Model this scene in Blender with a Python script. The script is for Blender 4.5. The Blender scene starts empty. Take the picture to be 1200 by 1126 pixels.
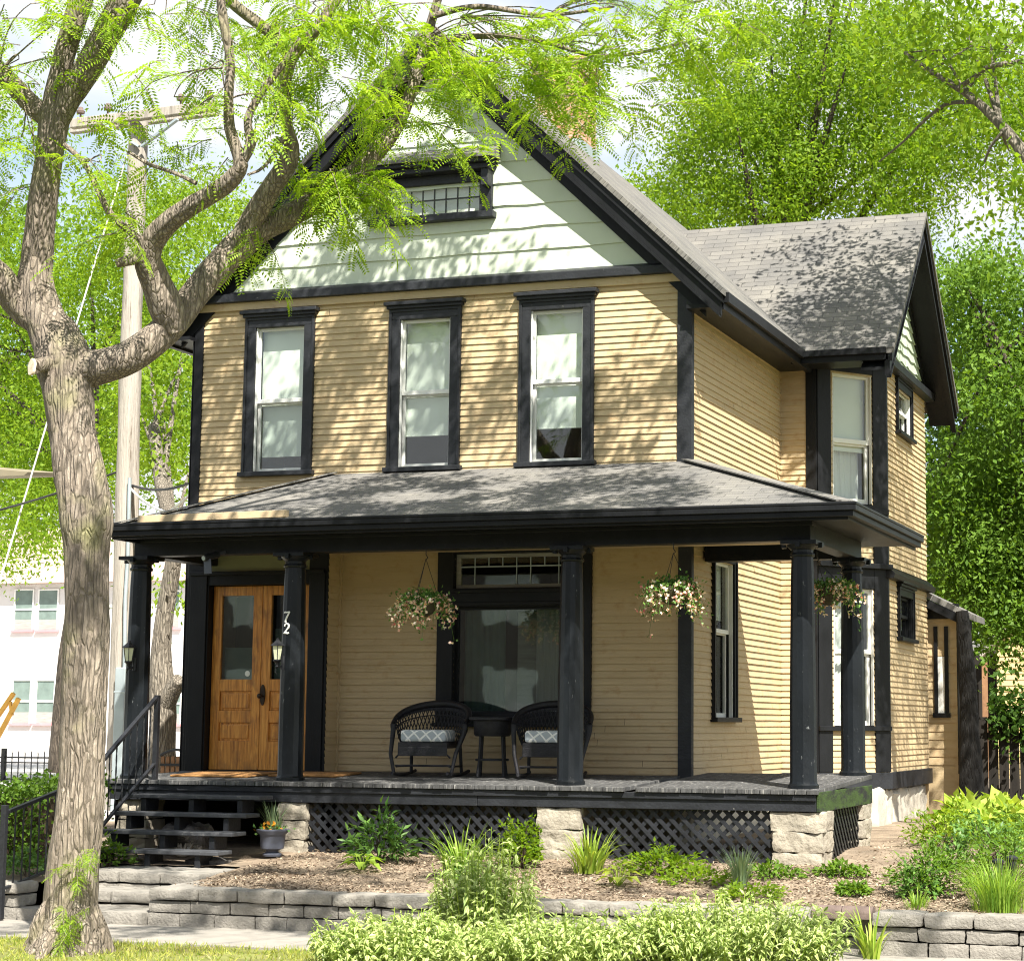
import bpy, bmesh, math, random
import numpy as np
from mathutils import Vector, Matrix, noise
random.seed(11); rng = np.random.default_rng(11)
R = math.radians
S = bpy.context.scene
COL = S.collection

# ------------------------------------------------------------------ camera
CAM = Vector((11.4622, -19.1688, 2.0)); YAW, PITCH, ROLL, FOC, PPX, PPY = .319125, .125438, .005205, 2345.96, 745.54, 551.91
_cy, _sy, _c, _s, _cr, _sr = math.cos(YAW), math.sin(YAW), math.cos(PITCH), math.sin(PITCH), math.cos(ROLL), math.sin(ROLL)
RIGHT = Vector((_cy, _sy, 0)); FWD = Vector((-_sy*_c, _cy*_c, _s)); UP = Vector((_sy*_s, -_cy*_s, _c))
def ray(px, py):
    a, b = px-PPX, py-PPY
    x, y = a*_cr+b*_sr, -a*_sr+b*_cr
    return FWD + RIGHT*(x/FOC) - UP*(y/FOC)
def at(px, py, X=None, Y=None, Z=None):
    """the real point seen at a photo pixel on the plane X=, Y= or Z="""
    d = ray(px, py)
    t = (X-CAM.x)/d.x if X is not None else (Y-CAM.y)/d.y if Y is not None else (Z-CAM.z)/d.z
    return CAM + d*t
def mpp(p): return (Vector(p)-CAM).dot(FWD)/FOC            # metres per photo pixel at a point
cd = bpy.data.cameras.new('camera'); cam = bpy.data.objects.new('camera', cd); COL.objects.link(cam)
r2 = RIGHT*_cr + UP*_sr; u2 = UP*_cr - RIGHT*_sr
cam.matrix_world = Matrix(((r2.x, u2.x, -FWD.x, CAM.x), (r2.y, u2.y, -FWD.y, CAM.y), (r2.z, u2.z, -FWD.z, CAM.z), (0, 0, 0, 1)))
cd.sensor_fit = 'HORIZONTAL'; cd.sensor_width = 36; cd.lens = 36*FOC/1200
cd.shift_x = -(PPX-600)/1200; cd.shift_y = (PPY-563)/1200
cd.clip_start = .1; cd.clip_end = 2000
S.camera = cam

# ------------------------------------------------------------------ light
SUN = Vector((.50, -.61, 1.0)).normalized()
el = math.asin(SUN.z); azr = math.atan2(SUN.x, SUN.y)
w = bpy.data.worlds.new('World'); S.world = w; w.use_nodes = True
N = w.node_tree.nodes; L = w.node_tree.links; N.clear()
sky = N.new('ShaderNodeTexSky'); sky.sky_type = 'NISHITA'; sky.sun_disc = False
sky.sun_elevation = el; sky.sun_rotation = azr; sky.air_density = 1.0; sky.dust_density = .6; sky.ozone_density = 1.4
bg = N.new('ShaderNodeBackground'); bg.inputs[1].default_value = .085
L.new(sky.outputs[0], bg.inputs[0])
cl = N.new('ShaderNodeBackground'); cl.inputs[0].default_value = (.95, .97, 1, 1); cl.inputs[1].default_value = .42
tc = N.new('ShaderNodeTexCoord'); mp = N.new('ShaderNodeMapping'); mp.inputs['Scale'].default_value = (3, 3, 6); mp.inputs['Location'].default_value = (1.1, .55, .2)
nz = N.new('ShaderNodeTexNoise'); nz.inputs['Scale'].default_value = 1.6; nz.inputs['Detail'].default_value = 6
rp = N.new('ShaderNodeValToRGB'); rp.color_ramp.elements[0].position = .34; rp.color_ramp.elements[1].position = .54
ms = N.new('ShaderNodeMixShader'); wo = N.new('ShaderNodeOutputWorld')
L.new(tc.outputs['Generated'], mp.inputs[0]); L.new(mp.outputs[0], nz.inputs[0]); L.new(nz.outputs[0], rp.inputs[0])
L.new(rp.outputs[0], ms.inputs[0]); L.new(bg.outputs[0], ms.inputs[1]); L.new(cl.outputs[0], ms.inputs[2]); L.new(ms.outputs[0], wo.inputs[0])
sd = bpy.data.lights.new('sun', 'SUN'); sd.energy = 5.0; sd.angle = R(.45); sd.color = (1, .95, .86)
so = bpy.data.objects.new('sun', sd); COL.objects.link(so); so.rotation_euler = SUN.to_track_quat('Z', 'Y').to_euler(); so.location = (5, -10, 30)
S.view_settings.view_transform = 'Standard'; S.view_settings.look = 'None'; S.view_settings.exposure = 1.4; S.view_settings.gamma = 1
S.cycles.max_bounces = 8; S.cycles.transparent_max_bounces = 16; S.cycles.use_denoising = True
S.cycles.filter_width = 1.1; S.cycles.caustics_reflective = False; S.cycles.caustics_refractive = False

# ------------------------------------------------------------------ materials
def _mat(name):
    m = bpy.data.materials.new(name); m.use_nodes = True
    nt = m.node_tree; nt.nodes.clear()
    out = nt.nodes.new('ShaderNodeOutputMaterial')
    return m, nt, nt.nodes, nt.links, out
def _coord(n, l, kind='Object', scale=(1, 1, 1), rot=(0, 0, 0)):
    t = n.new('ShaderNodeTexCoord'); mpn = n.new('ShaderNodeMapping'); mpn.inputs['Scale'].default_value = scale; mpn.inputs['Rotation'].default_value = rot
    l.new(t.outputs[kind], mpn.inputs[0]); return mpn.outputs[0]
def _noise(n, l, vec, scale, detail=4, rough=.55, dist=0):
    t = n.new('ShaderNodeTexNoise'); t.inputs['Scale'].default_value = scale; t.inputs['Detail'].default_value = detail
    t.inputs['Roughness'].default_value = rough; t.inputs['Distortion'].default_value = dist
    l.new(vec, t.inputs['Vector']); return t.outputs[0]
def _ramp(n, l, fac, stops):
    t = n.new('ShaderNodeValToRGB'); e = t.color_ramp.elements
    while len(e) < len(stops): e.new(.5)
    for k, (p, c) in enumerate(stops): e[k].position = p; e[k].color = (c[0], c[1], c[2], 1)
    l.new(fac, t.inputs[0]); return t.outputs[0]
def _mix(n, l, fac, a, b, mode='MIX'):
    t = n.new('ShaderNodeMix'); t.data_type = 'RGBA'; t.blend_type = mode
    for v, i in ((fac, 0), (a, 6), (b, 7)):
        if hasattr(v, 'links') or hasattr(v, 'is_linked'): l.new(v, t.inputs[i])
        elif i == 0: t.inputs[0].default_value = v
        else: t.inputs[i].default_value = (v[0], v[1], v[2], 1)
    return t.outputs[2]
def _thr(n, l, fac, lo, hi): return _ramp(n, l, fac, [(lo, (0, 0, 0)), (hi, (1, 1, 1))])
def _bump(n, l, h, strength, dist=.01):
    b = n.new('ShaderNodeBump'); b.inputs['Strength'].default_value = strength; b.inputs['Distance'].default_value = dist
    l.new(h, b.inputs['Height']); return b.outputs[0]
def mul(c, k): return tuple(min(1, x*k) for x in c)

def pm(name, col, rough=.6, var=.18, scale=6, bump=.2, bscale=60, stretch=(1, 1, 1), wear=None, wthr=(.62, .7), wscale=9, wstretch=None, spec=.35, metallic=0, coord='Object', bdist=.01):
    m, nt, n, l, out = _mat(name)
    p = n.new('ShaderNodeBsdfPrincipled'); l.new(p.outputs[0], out.inputs[0])
    v = _coord(n, l, coord, stretch)
    c = _ramp(n, l, _noise(n, l, v, scale, 5), [(.28, mul(col, 1-var)), (.72, mul(col, 1+var))])
    if wear:
        v2 = _coord(n, l, coord, wstretch or stretch)
        f = _thr(n, l, _noise(n, l, v2, wscale, 8, .7), *wthr)
        c = _mix(n, l, f, c, wear)
    l.new(c, p.inputs['Base Color'])
    p.inputs['Roughness'].default_value = rough; p.inputs['Specular IOR Level'].default_value = spec; p.inputs['Metallic'].default_value = metallic
    if bump: l.new(_bump(n, l, _noise(n, l, v, bscale, 4), bump, bdist), p.inputs['Normal'])
    return m

M = {}
M['black'] = pm('black_paint', (.0088, .0094, .0108), .45, .35, 5, .25, 50, wear=(.16, .155, .15), wthr=(.70, .80), wscale=14, stretch=(1, 1, .35), spec=.22)
M['black_worn'] = pm('worn_black_paint', (.017, .0185, .022), .5, .4, 5, .4, 40, wear=(.22, .21, .20), wthr=(.66, .78), wscale=18)
M['column'] = pm('column_paint', (.007, .0088, .0108), .34, .35, 4, .3, 35, wear=(.20, .21, .21), wthr=(.645, .73), wscale=20, stretch=(1, 1, .5), spec=.28)
M['white'] = pm('white_vinyl', (.78, .78, .75), .45, .06, 5, .08, 40)
M['iron'] = pm('black_iron', (.016, .017, .02), .45, .3, 30, .2, 120)
M['deck'] = pm('deck_boards', (.07, .07, .07), .75, .5, 3, .5, 30, stretch=(9, .8, 1), wear=(.34, .33, .31), wthr=(.55, .70), wscale=5, wstretch=(6, 2, 1))
M['moss'] = pm('mossy_green_board', (.032, .06, .012), .7, .5, 5, .4, 40, stretch=(1, 1, 3), wear=(.012, .013, .014), wthr=(.48, .6), wscale=3)
M['tan_board'] = pm('tan_board', (.55, .42, .26), .6, .12, 5, .2, 30)
M['olive'] = pm('olive_panel', (.21, .22, .13), .6, .1, 5, .1, 30)
M['brick'] = None
M['concrete'] = pm('sidewalk_concrete', (.27, .25, .22), .85, .22, 3, .4, 60, wear=(.17, .155, .135), wthr=(.55, .75), wscale=3)
M['asphalt'] = pm('asphalt', (.05, .05, .052), .9, .25, 20, .5, 150)
M['foundation'] = pm('limewashed_stone', (.50, .46, .385), .85, .2, 3, .8, 12, wear=(.22, .19, .15), wthr=(.60, .72), wscale=4)
M['limestone'] = pm('limestone', (.33, .295, .235), .85, .28, 5, .9, 18, wear=(.23, .20, .155), wthr=(.56, .72), wscale=6, bdist=.02)
M['wallblock'] = pm('retaining_block', (.245, .228, .20), .9, .25, 9, .9, 45, wear=(.17, .155, .135), wthr=(.56, .74), wscale=10, bdist=.012)
M['brown_cap'] = pm('brown_coping', (.15, .11, .095), .8, .2, 6, .5, 50)
M['lead'] = pm('lead_came', (.05, .05, .05), .5, .1, 5, 0)
M['pole'] = pm('weathered_pole', (.37, .335, .29), .85, .3, 3, .9, 16, stretch=(4, 4, .25), wear=(.17, .14, .11), wthr=(.58, .66), wscale=7, bdist=.02)
M['galv'] = pm('galvanised', (.40, .46, .48), .45, .15, 4, .1, 40, metallic=.4)
M['wire'] = pm('cable_jacket', (.03, .03, .032), .6, .1, 4, 0)
M['paleguard'] = pm('pale_guy_guard', (.70, .70, .66), .5, .08, 4, 0)
M['yellow'] = pm('yellow_painted_wood', (.60, .33, .06), .6, .2, 6, .2, 40)
M['wbuild'] = pm('white_building_wall', (.62, .60, .585), .8, .05, 2, .2, 20)
M['pink'] = pm('pink_sill', (.62, .25, .27), .7, .1, 4, 0)
M['roofpink'] = pm('tan_roof', (.38, .29, .24), .8, .2, 4, .3, 20)
M['ysiding'] = pm('yellow_siding', (.60, .46, .22), .75, .12, 3, .2, 30)
M['wicker'] = pm('black_wicker', (.013, .013, .016), .5, .4, 30, .6, 90)
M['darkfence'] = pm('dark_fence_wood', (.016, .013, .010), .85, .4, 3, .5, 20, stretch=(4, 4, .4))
M['brownfence'] = pm('brown_slat_wood', (.24, .13, .065), .8, .3, 5, .3, 30)
M['urn'] = pm('slate_urn', (.085, .095, .125), .5, .12, 5, .15, 60)
M['soil'] = pm('soil', (.05, .035, .025), .95, .4, 20, .6, 80)
M['dirt'] = pm('packed_earth', (.25, .195, .14), .95, .38, 3.5, .9, 30, wear=(.13, .09, .06), wthr=(.5, .72), wscale=2.2, bdist=.03)
M['rock'] = pm('grey_rock', (.17, .155, .14), .9, .35, 5, 1, 18, bdist=.03)
M['coir'] = pm('coir_mat', (.36, .185, .065), .95, .35, 10, 1, 200)
M['shade'] = pm('roller_shade', (.76, .79, .72), .8, .05, 3, .05, 30)
M['shadelow'] = pm('lower_shade', (.58, .63, .57), .8, .06, 3, .05, 30)
M['curtain'] = pm('white_curtain', (.72, .72, .69), .9, .12, 3, .6, 4, stretch=(9, 9, .3), bdist=.05)
M['screen'] = pm('grey_blind', (.32, .31, .29), .9, .25, 3, .3, 10, stretch=(1, 1, 14))
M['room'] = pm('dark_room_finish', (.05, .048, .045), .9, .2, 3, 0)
M['lampglass'] = pm('lamp_glass', (.72, .74, .52), .25, .1, 5, 0)
M['digit'] = pm('white_numerals', (.85, .85, .80), .4, .05, 5, 0)
M['gold'] = pm('bronze_handle', (.055, .04, .03), .35, .2, 20, .1, metallic=.7)
M['cut'] = pm('cut_wood', (.66, .54, .40), .8, .15, 20, .3, 60)
M['pot'] = pm('basket_liner', (.05, .045, .025), .9, .3, 20, .5, 90)
M['sheer'] = pm('sheer_curtain', (.55, .54, .51), .9, .15, 3, .6, 4, stretch=(9, 9, .3), bdist=.05)
M['lowscreen'] = pm('dark_blind', (.15, .20, .18), .9, .2, 3, 0)
M['eave'] = pm('pale_eave', (.22, .19, .13), .7, .1, 4, 0)

def siding_mat():
    m, nt, n, l, out = _mat('tan_clapboard')
    p = n.new('ShaderNodeBsdfPrincipled'); l.new(p.outputs[0], out.inputs[0])
    v = _coord(n, l, 'Object', (1, 1, 1)); vs = _coord(n, l, 'Object', (.8, .8, 9))
    c = _ramp(n, l, _noise(n, l, vs, 1.6, 5), [(.3, (.475, .365, .212)), (.7, (.55, .425, .252))])
    st = _thr(n, l, _noise(n, l, _coord(n, l, 'Object', (2.2, 2.2, 3.2)), 2.6, 9, .72), .53, .70)
    c = _mix(n, l, st, c, (.43, .29, .15))
    w1 = _thr(n, l, _noise(n, l, _coord(n, l, 'Object', (5, 5, 11)), 2.0, 8, .75), .66, .71)
    c = _mix(n, l, w1, c, (.56, .46, .36))
    l.new(c, p.inputs['Base Color']); p.inputs['Roughness'].default_value = .62; p.inputs['Specular IOR Level'].default_value = .35
    l.new(_bump(n, l, _noise(n, l, vs, 22, 6, .7), .35, .006), p.inputs['Normal'])
    return m
M['siding'] = siding_mat()
def shake_mat(name, a, b):
    m, nt, n, l, out = _mat(name)
    p = n.new('ShaderNodeBsdfPrincipled'); l.new(p.outputs[0], out.inputs[0])
    c = _ramp(n, l, _noise(n, l, _coord(n, l, 'Object', (1, 1, .5)), 1.8, 6), [(.3, a), (.7, b)])
    g = n.new('ShaderNodeNewGeometry')
    c = _mix(n, l, .25, c, _ramp(n, l, g.outputs['Random Per Island'], [(0, mul(a, .8)), (1, mul(b, 1.1))]))
    l.new(c, p.inputs['Base Color']); p.inputs['Roughness'].default_value = .7
    l.new(_bump(n, l, _noise(n, l, _coord(n, l, 'Object', (60, 60, 5)), 1, 4), .3, .005), p.inputs['Normal'])
    return m
M['shake'] = shake_mat('pale_green_shake', (.50, .56, .45), (.60, .65, .54))
M['scallop'] = shake_mat('green_scallop_shake', (.36, .44, .33), (.52, .60, .47))

def shingle_mat():
    m, nt, n, l, out = _mat('asphalt_shingle')
    p = n.new('ShaderNodeBsdfPrincipled'); l.new(p.outputs[0], out.inputs[0])
    t = n.new('ShaderNodeTexCoord')
    b = n.new('ShaderNodeTexBrick'); b.offset = .5
    b.inputs['Scale'].default_value = 1; b.inputs['Brick Width'].default_value = .29; b.inputs['Row Height'].default_value = .105
    b.inputs['Mortar Size'].default_value = .006; b.inputs['Mortar Smooth'].default_value = .2
    b.inputs['Color1'].default_value = (.135, .132, .13, 1); b.inputs['Color2'].default_value = (.178, .173, .166, 1); b.inputs['Mortar'].default_value = (.08, .078, .076, 1)
    l.new(t.outputs['UV'], b.inputs[0])
    gr = _ramp(n, l, _noise(n, l, t.outputs['UV'], 160, 2), [(.3, (.55, .55, .55)), (.7, (1.4, 1.38, 1.33))])
    c = _mix(n, l, 1.0, b.outputs[0], gr, 'MULTIPLY')
    blot = _ramp(n, l, _noise(n, l, t.outputs['UV'], 1.3, 5), [(.3, (.75, .76, .78)), (.7, (1.2, 1.17, 1.1))])
    c = _mix(n, l, 1.0, c, blot, 'MULTIPLY')
    l.new(c, p.inputs['Base Color']); p.inputs['Roughness'].default_value = .9
    s = n.new('ShaderNodeSeparateXYZ'); l.new(t.outputs['UV'], s.inputs[0])
    d = n.new('ShaderNodeMath'); d.operation = 'DIVIDE'; d.inputs[1].default_value = .105; l.new(s.outputs[1], d.inputs[0])
    f = n.new('ShaderNodeMath'); f.operation = 'FRACT'; l.new(d.outputs[0], f.inputs[0])
    iv = n.new('ShaderNodeMath'); iv.operation = 'SUBTRACT'; iv.inputs[0].default_value = 1; l.new(f.outputs[0], iv.inputs[1])
    ad = n.new('ShaderNodeMath'); ad.operation = 'MULTIPLY_ADD'; ad.inputs[1].default_value = .35; l.new(_noise(n, l, t.outputs['UV'], 90, 3), ad.inputs[0]); l.new(iv.outputs[0], ad.inputs[2])
    l.new(_bump(n, l, ad.outputs[0], .9, .014), p.inputs['Normal'])
    return m
M['shingle'] = shingle_mat()
def brick_mat():
    m, nt, n, l, out = _mat('chimney_brick')
    p = n.new('ShaderNodeBsdfPrincipled'); l.new(p.outputs[0], out.inputs[0])
    t = n.new('ShaderNodeTexCoord'); s = n.new('ShaderNodeSeparateXYZ'); l.new(t.outputs['Object'], s.inputs[0])
    a = n.new('ShaderNodeMath'); l.new(s.outputs[0], a.inputs[0]); l.new(s.outputs[1], a.inputs[1])
    cb = n.new('ShaderNodeCombineXYZ'); l.new(a.outputs[0], cb.inputs[0]); l.new(s.outputs[2], cb.inputs[1])
    b = n.new('ShaderNodeTexBrick'); b.inputs['Scale'].default_value = 1; b.inputs['Brick Width'].default_value = .21; b.inputs['Row Height'].default_value = .075; b.inputs['Mortar Size'].default_value = .008
    b.inputs['Color1'].default_value = (.36, .17, .10, 1); b.inputs['Color2'].default_value = (.47, .28, .16, 1); b.inputs['Mortar'].default_value = (.45, .38, .30, 1)
    l.new(cb.outputs[0], b.inputs[0]); l.new(b.outputs[0], p.inputs['Base Color']); p.inputs['Roughness'].default_value = .85
    l.new(_bump(n, l, b.outputs[1], -.5, .01), p.inputs['Normal']); return m
M['brick'] = brick_mat()
def wood_mat():
    m, nt, n, l, out = _mat('oak_door_varnish')
    p = n.new('ShaderNodeBsdfPrincipled'); l.new(p.outputs[0], out.inputs[0])
    v = _coord(n, l, 'Object', (14, 14, .9))
    c = _ramp(n, l, _noise(n, l, v, 3, 8, .65, .6), [(.3, (.23, .08, .014)), (.5, (.60, .25, .042)), (.72, (.80, .42, .095))])
    d = _thr(n, l, _noise(n, l, _coord(n, l, 'Object', (2, 2, 1.2)), 3, 6), .52, .75)
    c = _mix(n, l, d, c, (.20, .085, .028))
    l.new(c, p.inputs['Base Color']); p.inputs['Roughness'].default_value = .42
    l.new(_bump(n, l, _noise(n, l, v, 8, 4), .25, .004), p.inputs['Normal']); return m
M['oak'] = wood_mat()
def glass_mat(name='window_glass', tint=(.95, .975, .96), refl=1.0):
    m, nt, n, l, out = _mat(name)
    tr = n.new('ShaderNodeBsdfTransparent'); tr.inputs[0].default_value = (*tint, 1)
    gl = n.new('ShaderNodeBsdfGlossy'); gl.inputs['Roughness'].default_value = .02
    fr = n.new('ShaderNodeLayerWeight'); fr.inputs[0].default_value = .5; pw5 = n.new('ShaderNodeMath'); pw5.operation = 'POWER'; pw5.inputs[1].default_value = 5; l.new(fr.outputs['Facing'], pw5.inputs[0])
    k = n.new('ShaderNodeMath'); k.operation = 'MULTIPLY_ADD'; k.inputs[1].default_value = .9; k.inputs[2].default_value = .055*refl; k.use_clamp = True
    l.new(pw5.outputs[0], k.inputs[0])
    nb = _bump(n, l, _noise(n, l, _coord(n, l, 'Object'), 2.2, 2), .05, .02); l.new(nb, gl.inputs['Normal'])
    mx = n.new('ShaderNodeMixShader'); l.new(k.outputs[0], mx.inputs[0]); l.new(tr.outputs[0], mx.inputs[1]); l.new(gl.outputs[0], mx.inputs[2]); l.new(mx.outputs[0], out.inputs[0])
    return m
M['tread'] = pm('worn_tread_paint', (.055, .058, .064), .6, .3, 5, .3, 40, wear=(.16, .155, .15), wthr=(.58, .7), wscale=10)
M['glass'] = glass_mat(refl=1.25); M['bigglass'] = glass_mat('parlour_glass', (.78, .82, .80), 2.6)
def _noise_col(n, l, vec, scale):
    t = n.new('ShaderNodeTexNoise'); t.inputs['Scale'].default_value = scale; t.inputs['Detail'].default_value = 3; l.new(vec, t.inputs['Vector'])
    k = n.new('ShaderNodeVectorMath'); k.operation = 'SCALE'; k.inputs['Scale'].default_value = 9; l.new(t.outputs['Color'], k.inputs[0]); return k.outputs[0]
def bark_mat(name, a, b, green=None):
    m, nt, n, l, out = _mat(name)
    p = n.new('ShaderNodeBsdfPrincipled'); l.new(p.outputs[0], out.inputs[0])
    v = _coord(n, l, 'Object', (7, 7, 1.3)); v1 = _coord(n, l, 'Object')
    h = _noise(n, l, v, 4, 9, .68, .7)
    c = _ramp(n, l, h, [(.36, mul(a, .55)), (.47, mul(a, .95)), (.62, b)])
    c = _mix(n, l, _thr(n, l, _noise(n, l, v1, 1.1, 5), .45, .65), c, mul(a, .8))
    vo = n.new('ShaderNodeTexVoronoi'); vo.feature = 'DISTANCE_TO_EDGE'; vo.inputs['Scale'].default_value = 1.0
    wv = _mix(n, l, .16, _coord(n, l, 'Object', (30, 30, 4.2)), _noise_col(n, l, v1, 3.0), 'ADD'); l.new(wv, vo.inputs['Vector'])
    ck = _thr(n, l, vo.outputs['Distance'], .0, .17)
    c = _mix(n, l, ck, mul(a, .66), c)
    h = _mix(n, l, .35, h, ck)
    if green:
        c = _mix(n, l, _thr(n, l, _noise(n, l, v1, 2.2, 6), .55, .75), c, green)
    l.new(c, p.inputs['Base Color']); p.inputs['Roughness'].default_value = .92
    l.new(_bump(n, l, h, .8, .06), p.inputs['Normal']); return m
M['bark'] = bark_mat('locust_bark', (.27, .22, .17), (.44, .375, .30), (.31, .29, .15))
M['bark_dark'] = bark_mat('dark_bark', (.075, .058, .042), (.15, .12, .09)); M['bark_shaded'] = bark_mat('shaded_stump_bark', (.007, .006, .005), (.015, .013, .011))  # stump bark is near black: its shade is put into the colour
M['bark_grey'] = bark_mat('grey_bark', (.22, .19, .15), (.36, .32, .26))
M['twig'] = pm('twig_bark', (.07, .05, .032), .8, .3, 8, 0)
def leaf_mat(name, a, b, trans=.45, rough=.45, dark=None):
    m, nt, n, l, out = _mat(name)
    g = n.new('ShaderNodeNewGeometry')
    stops = [(0, a), (.8, b), (1, mul(b, 1.15))] if not dark else [(0, dark), (.25, a), (1, b)]
    c = _ramp(n, l, g.outputs['Random Per Island'], stops)
    d = n.new('ShaderNodeBsdfPrincipled'); l.new(c, d.inputs['Base Color']); d.inputs['Roughness'].default_value = rough; d.inputs['Specular IOR Level'].default_value = .3
    t = n.new('ShaderNodeBsdfTranslucent'); l.new(_mix(n, l, 1, c, (1.25, 1.2, .5), 'MULTIPLY'), t.inputs[0])
    mx = n.new('ShaderNodeMixShader'); mx.inputs[0].default_value = trans
    l.new(d.outputs[0], mx.inputs[1]); l.new(t.outputs[0], mx.inputs[2]); l.new(mx.outputs[0], out.inputs[0]); return m
M['leaf_locust'] = leaf_mat('locust_leaf', (.16, .30, .016), (.32, .46, .035), .55)
M['leaf_bright'] = leaf_mat('bright_leaf', (.13, .25, .013), (.23, .345, .025), .6, .6)
M['leaf_mid'] = leaf_mat('mid_leaf', (.085, .175, .018), (.15, .26, .028), .45, .6)
M['leaf_deep'] = leaf_mat('deep_leaf', (.035, .085, .012), (.07, .145, .02), .4, .6)
M['leaf_shrub'] = leaf_mat('shrub_leaf', (.06, .15, .03), (.15, .28, .06), .35)
M['leaf_lime'] = leaf_mat('lime_leaf', (.22, .36, .04), (.42, .52, .09), .4)
M['leaf_blue'] = leaf_mat('bluegrass_blade', (.16, .25, .13), (.30, .40, .22), .3)
M['leaf_blade'] = leaf_mat('daylily_blade', (.13, .27, .03), (.32, .46, .07), .4)
M['grassblade'] = leaf_mat('lawn_blade', (.15, .23, .03), (.42, .43, .10), .4)
M['petal'] = leaf_mat('pale_petal', (.88, .60, .50), (.95, .93, .80), .4, .6, dark=(.78, .20, .26))
M['pansy'] = leaf_mat('orange_petal', (.75, .25, .02), (.85, .40, .03), .3)
M['chip'] = leaf_mat('mulch_chip', (.16, .115, .08), (.44, .35, .25), 0, .9, dark=(.085, .055, .035))
def varieg_mat():
    m, nt, n, l, out = _mat('variegated_leaf')
    t = n.new('ShaderNodeTexCoord'); s = n.new('ShaderNodeSeparateXYZ'); l.new(t.outputs['UV'], s.inputs[0])
    a = n.new('ShaderNodeMath'); a.operation = 'SUBTRACT'; a.inputs[1].default_value = .5; l.new(s.outputs[0], a.inputs[0])
    b = n.new('ShaderNodeMath'); b.operation = 'ABSOLUTE'; l.new(a.outputs[0], b.inputs[0])
    g = n.new('ShaderNodeNewGeometry')
    gc = _ramp(n, l, g.outputs['Random Per Island'], [(0, (.17, .28, .05)), (1, (.40, .50, .14))])
    cc = _ramp(n, l, g.outputs['Random Per Island'], [(0, (.46, .55, .18)), (1, (.66, .72, .32))])
    c = _mix(n, l, _thr(n, l, b.outputs[0], .12, .24), gc, cc)
    d = n.new('ShaderNodeBsdfPrincipled'); l.new(c, d.inputs['Base Color']); d.inputs['Roughness'].default_value = .45
    tr = n.new('ShaderNodeBsdfTranslucent'); l.new(c, tr.inputs[0])
    mx = n.new('ShaderNodeMixShader'); mx.inputs[0].default_value = .35
    l.new(d.outputs[0], mx.inputs[1]); l.new(tr.outputs[0], mx.inputs[2]); l.new(mx.outputs[0], out.inputs[0]); return m
M['varieg'] = varieg_mat()
def cushion_mat():
    m, nt, n, l, out = _mat('trellis_cushion')
    t = n.new('ShaderNodeTexCoord'); s = n.new('ShaderNodeSeparateXYZ'); l.new(t.outputs['Object'], s.inputs[0])
    def mth(op, a, b=None):
        k = n.new('ShaderNodeMath'); k.operation = op
        for i, q in enumerate((a, b)):
            if q is None: continue
            if isinstance(q, (int, float)): k.inputs[i].default_value = q
            else: l.new(q, k.inputs[i])
        return k.outputs[0]
    yz = mth('ADD', s.outputs[1], s.outputs[2])
    a = mth('ABSOLUTE', mth('SINE', mth('MULTIPLY', mth('ADD', s.outputs[0], yz), 26)))
    b = mth('ABSOLUTE', mth('SINE', mth('MULTIPLY', mth('SUBTRACT', s.outputs[0], yz), 26)))
    f = mth('LESS_THAN', mth('MINIMUM', a, b), .3)
    c = _mix(n, l, f, (.40, .44, .48), (.82, .82, .80))
    p = n.new('ShaderNodeBsdfPrincipled'); l.new(c, p.inputs['Base Color']); p.inputs['Roughness'].default_value = .9; l.new(p.outputs[0], out.inputs[0]); return m
M['cushion'] = cushion_mat()

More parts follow.
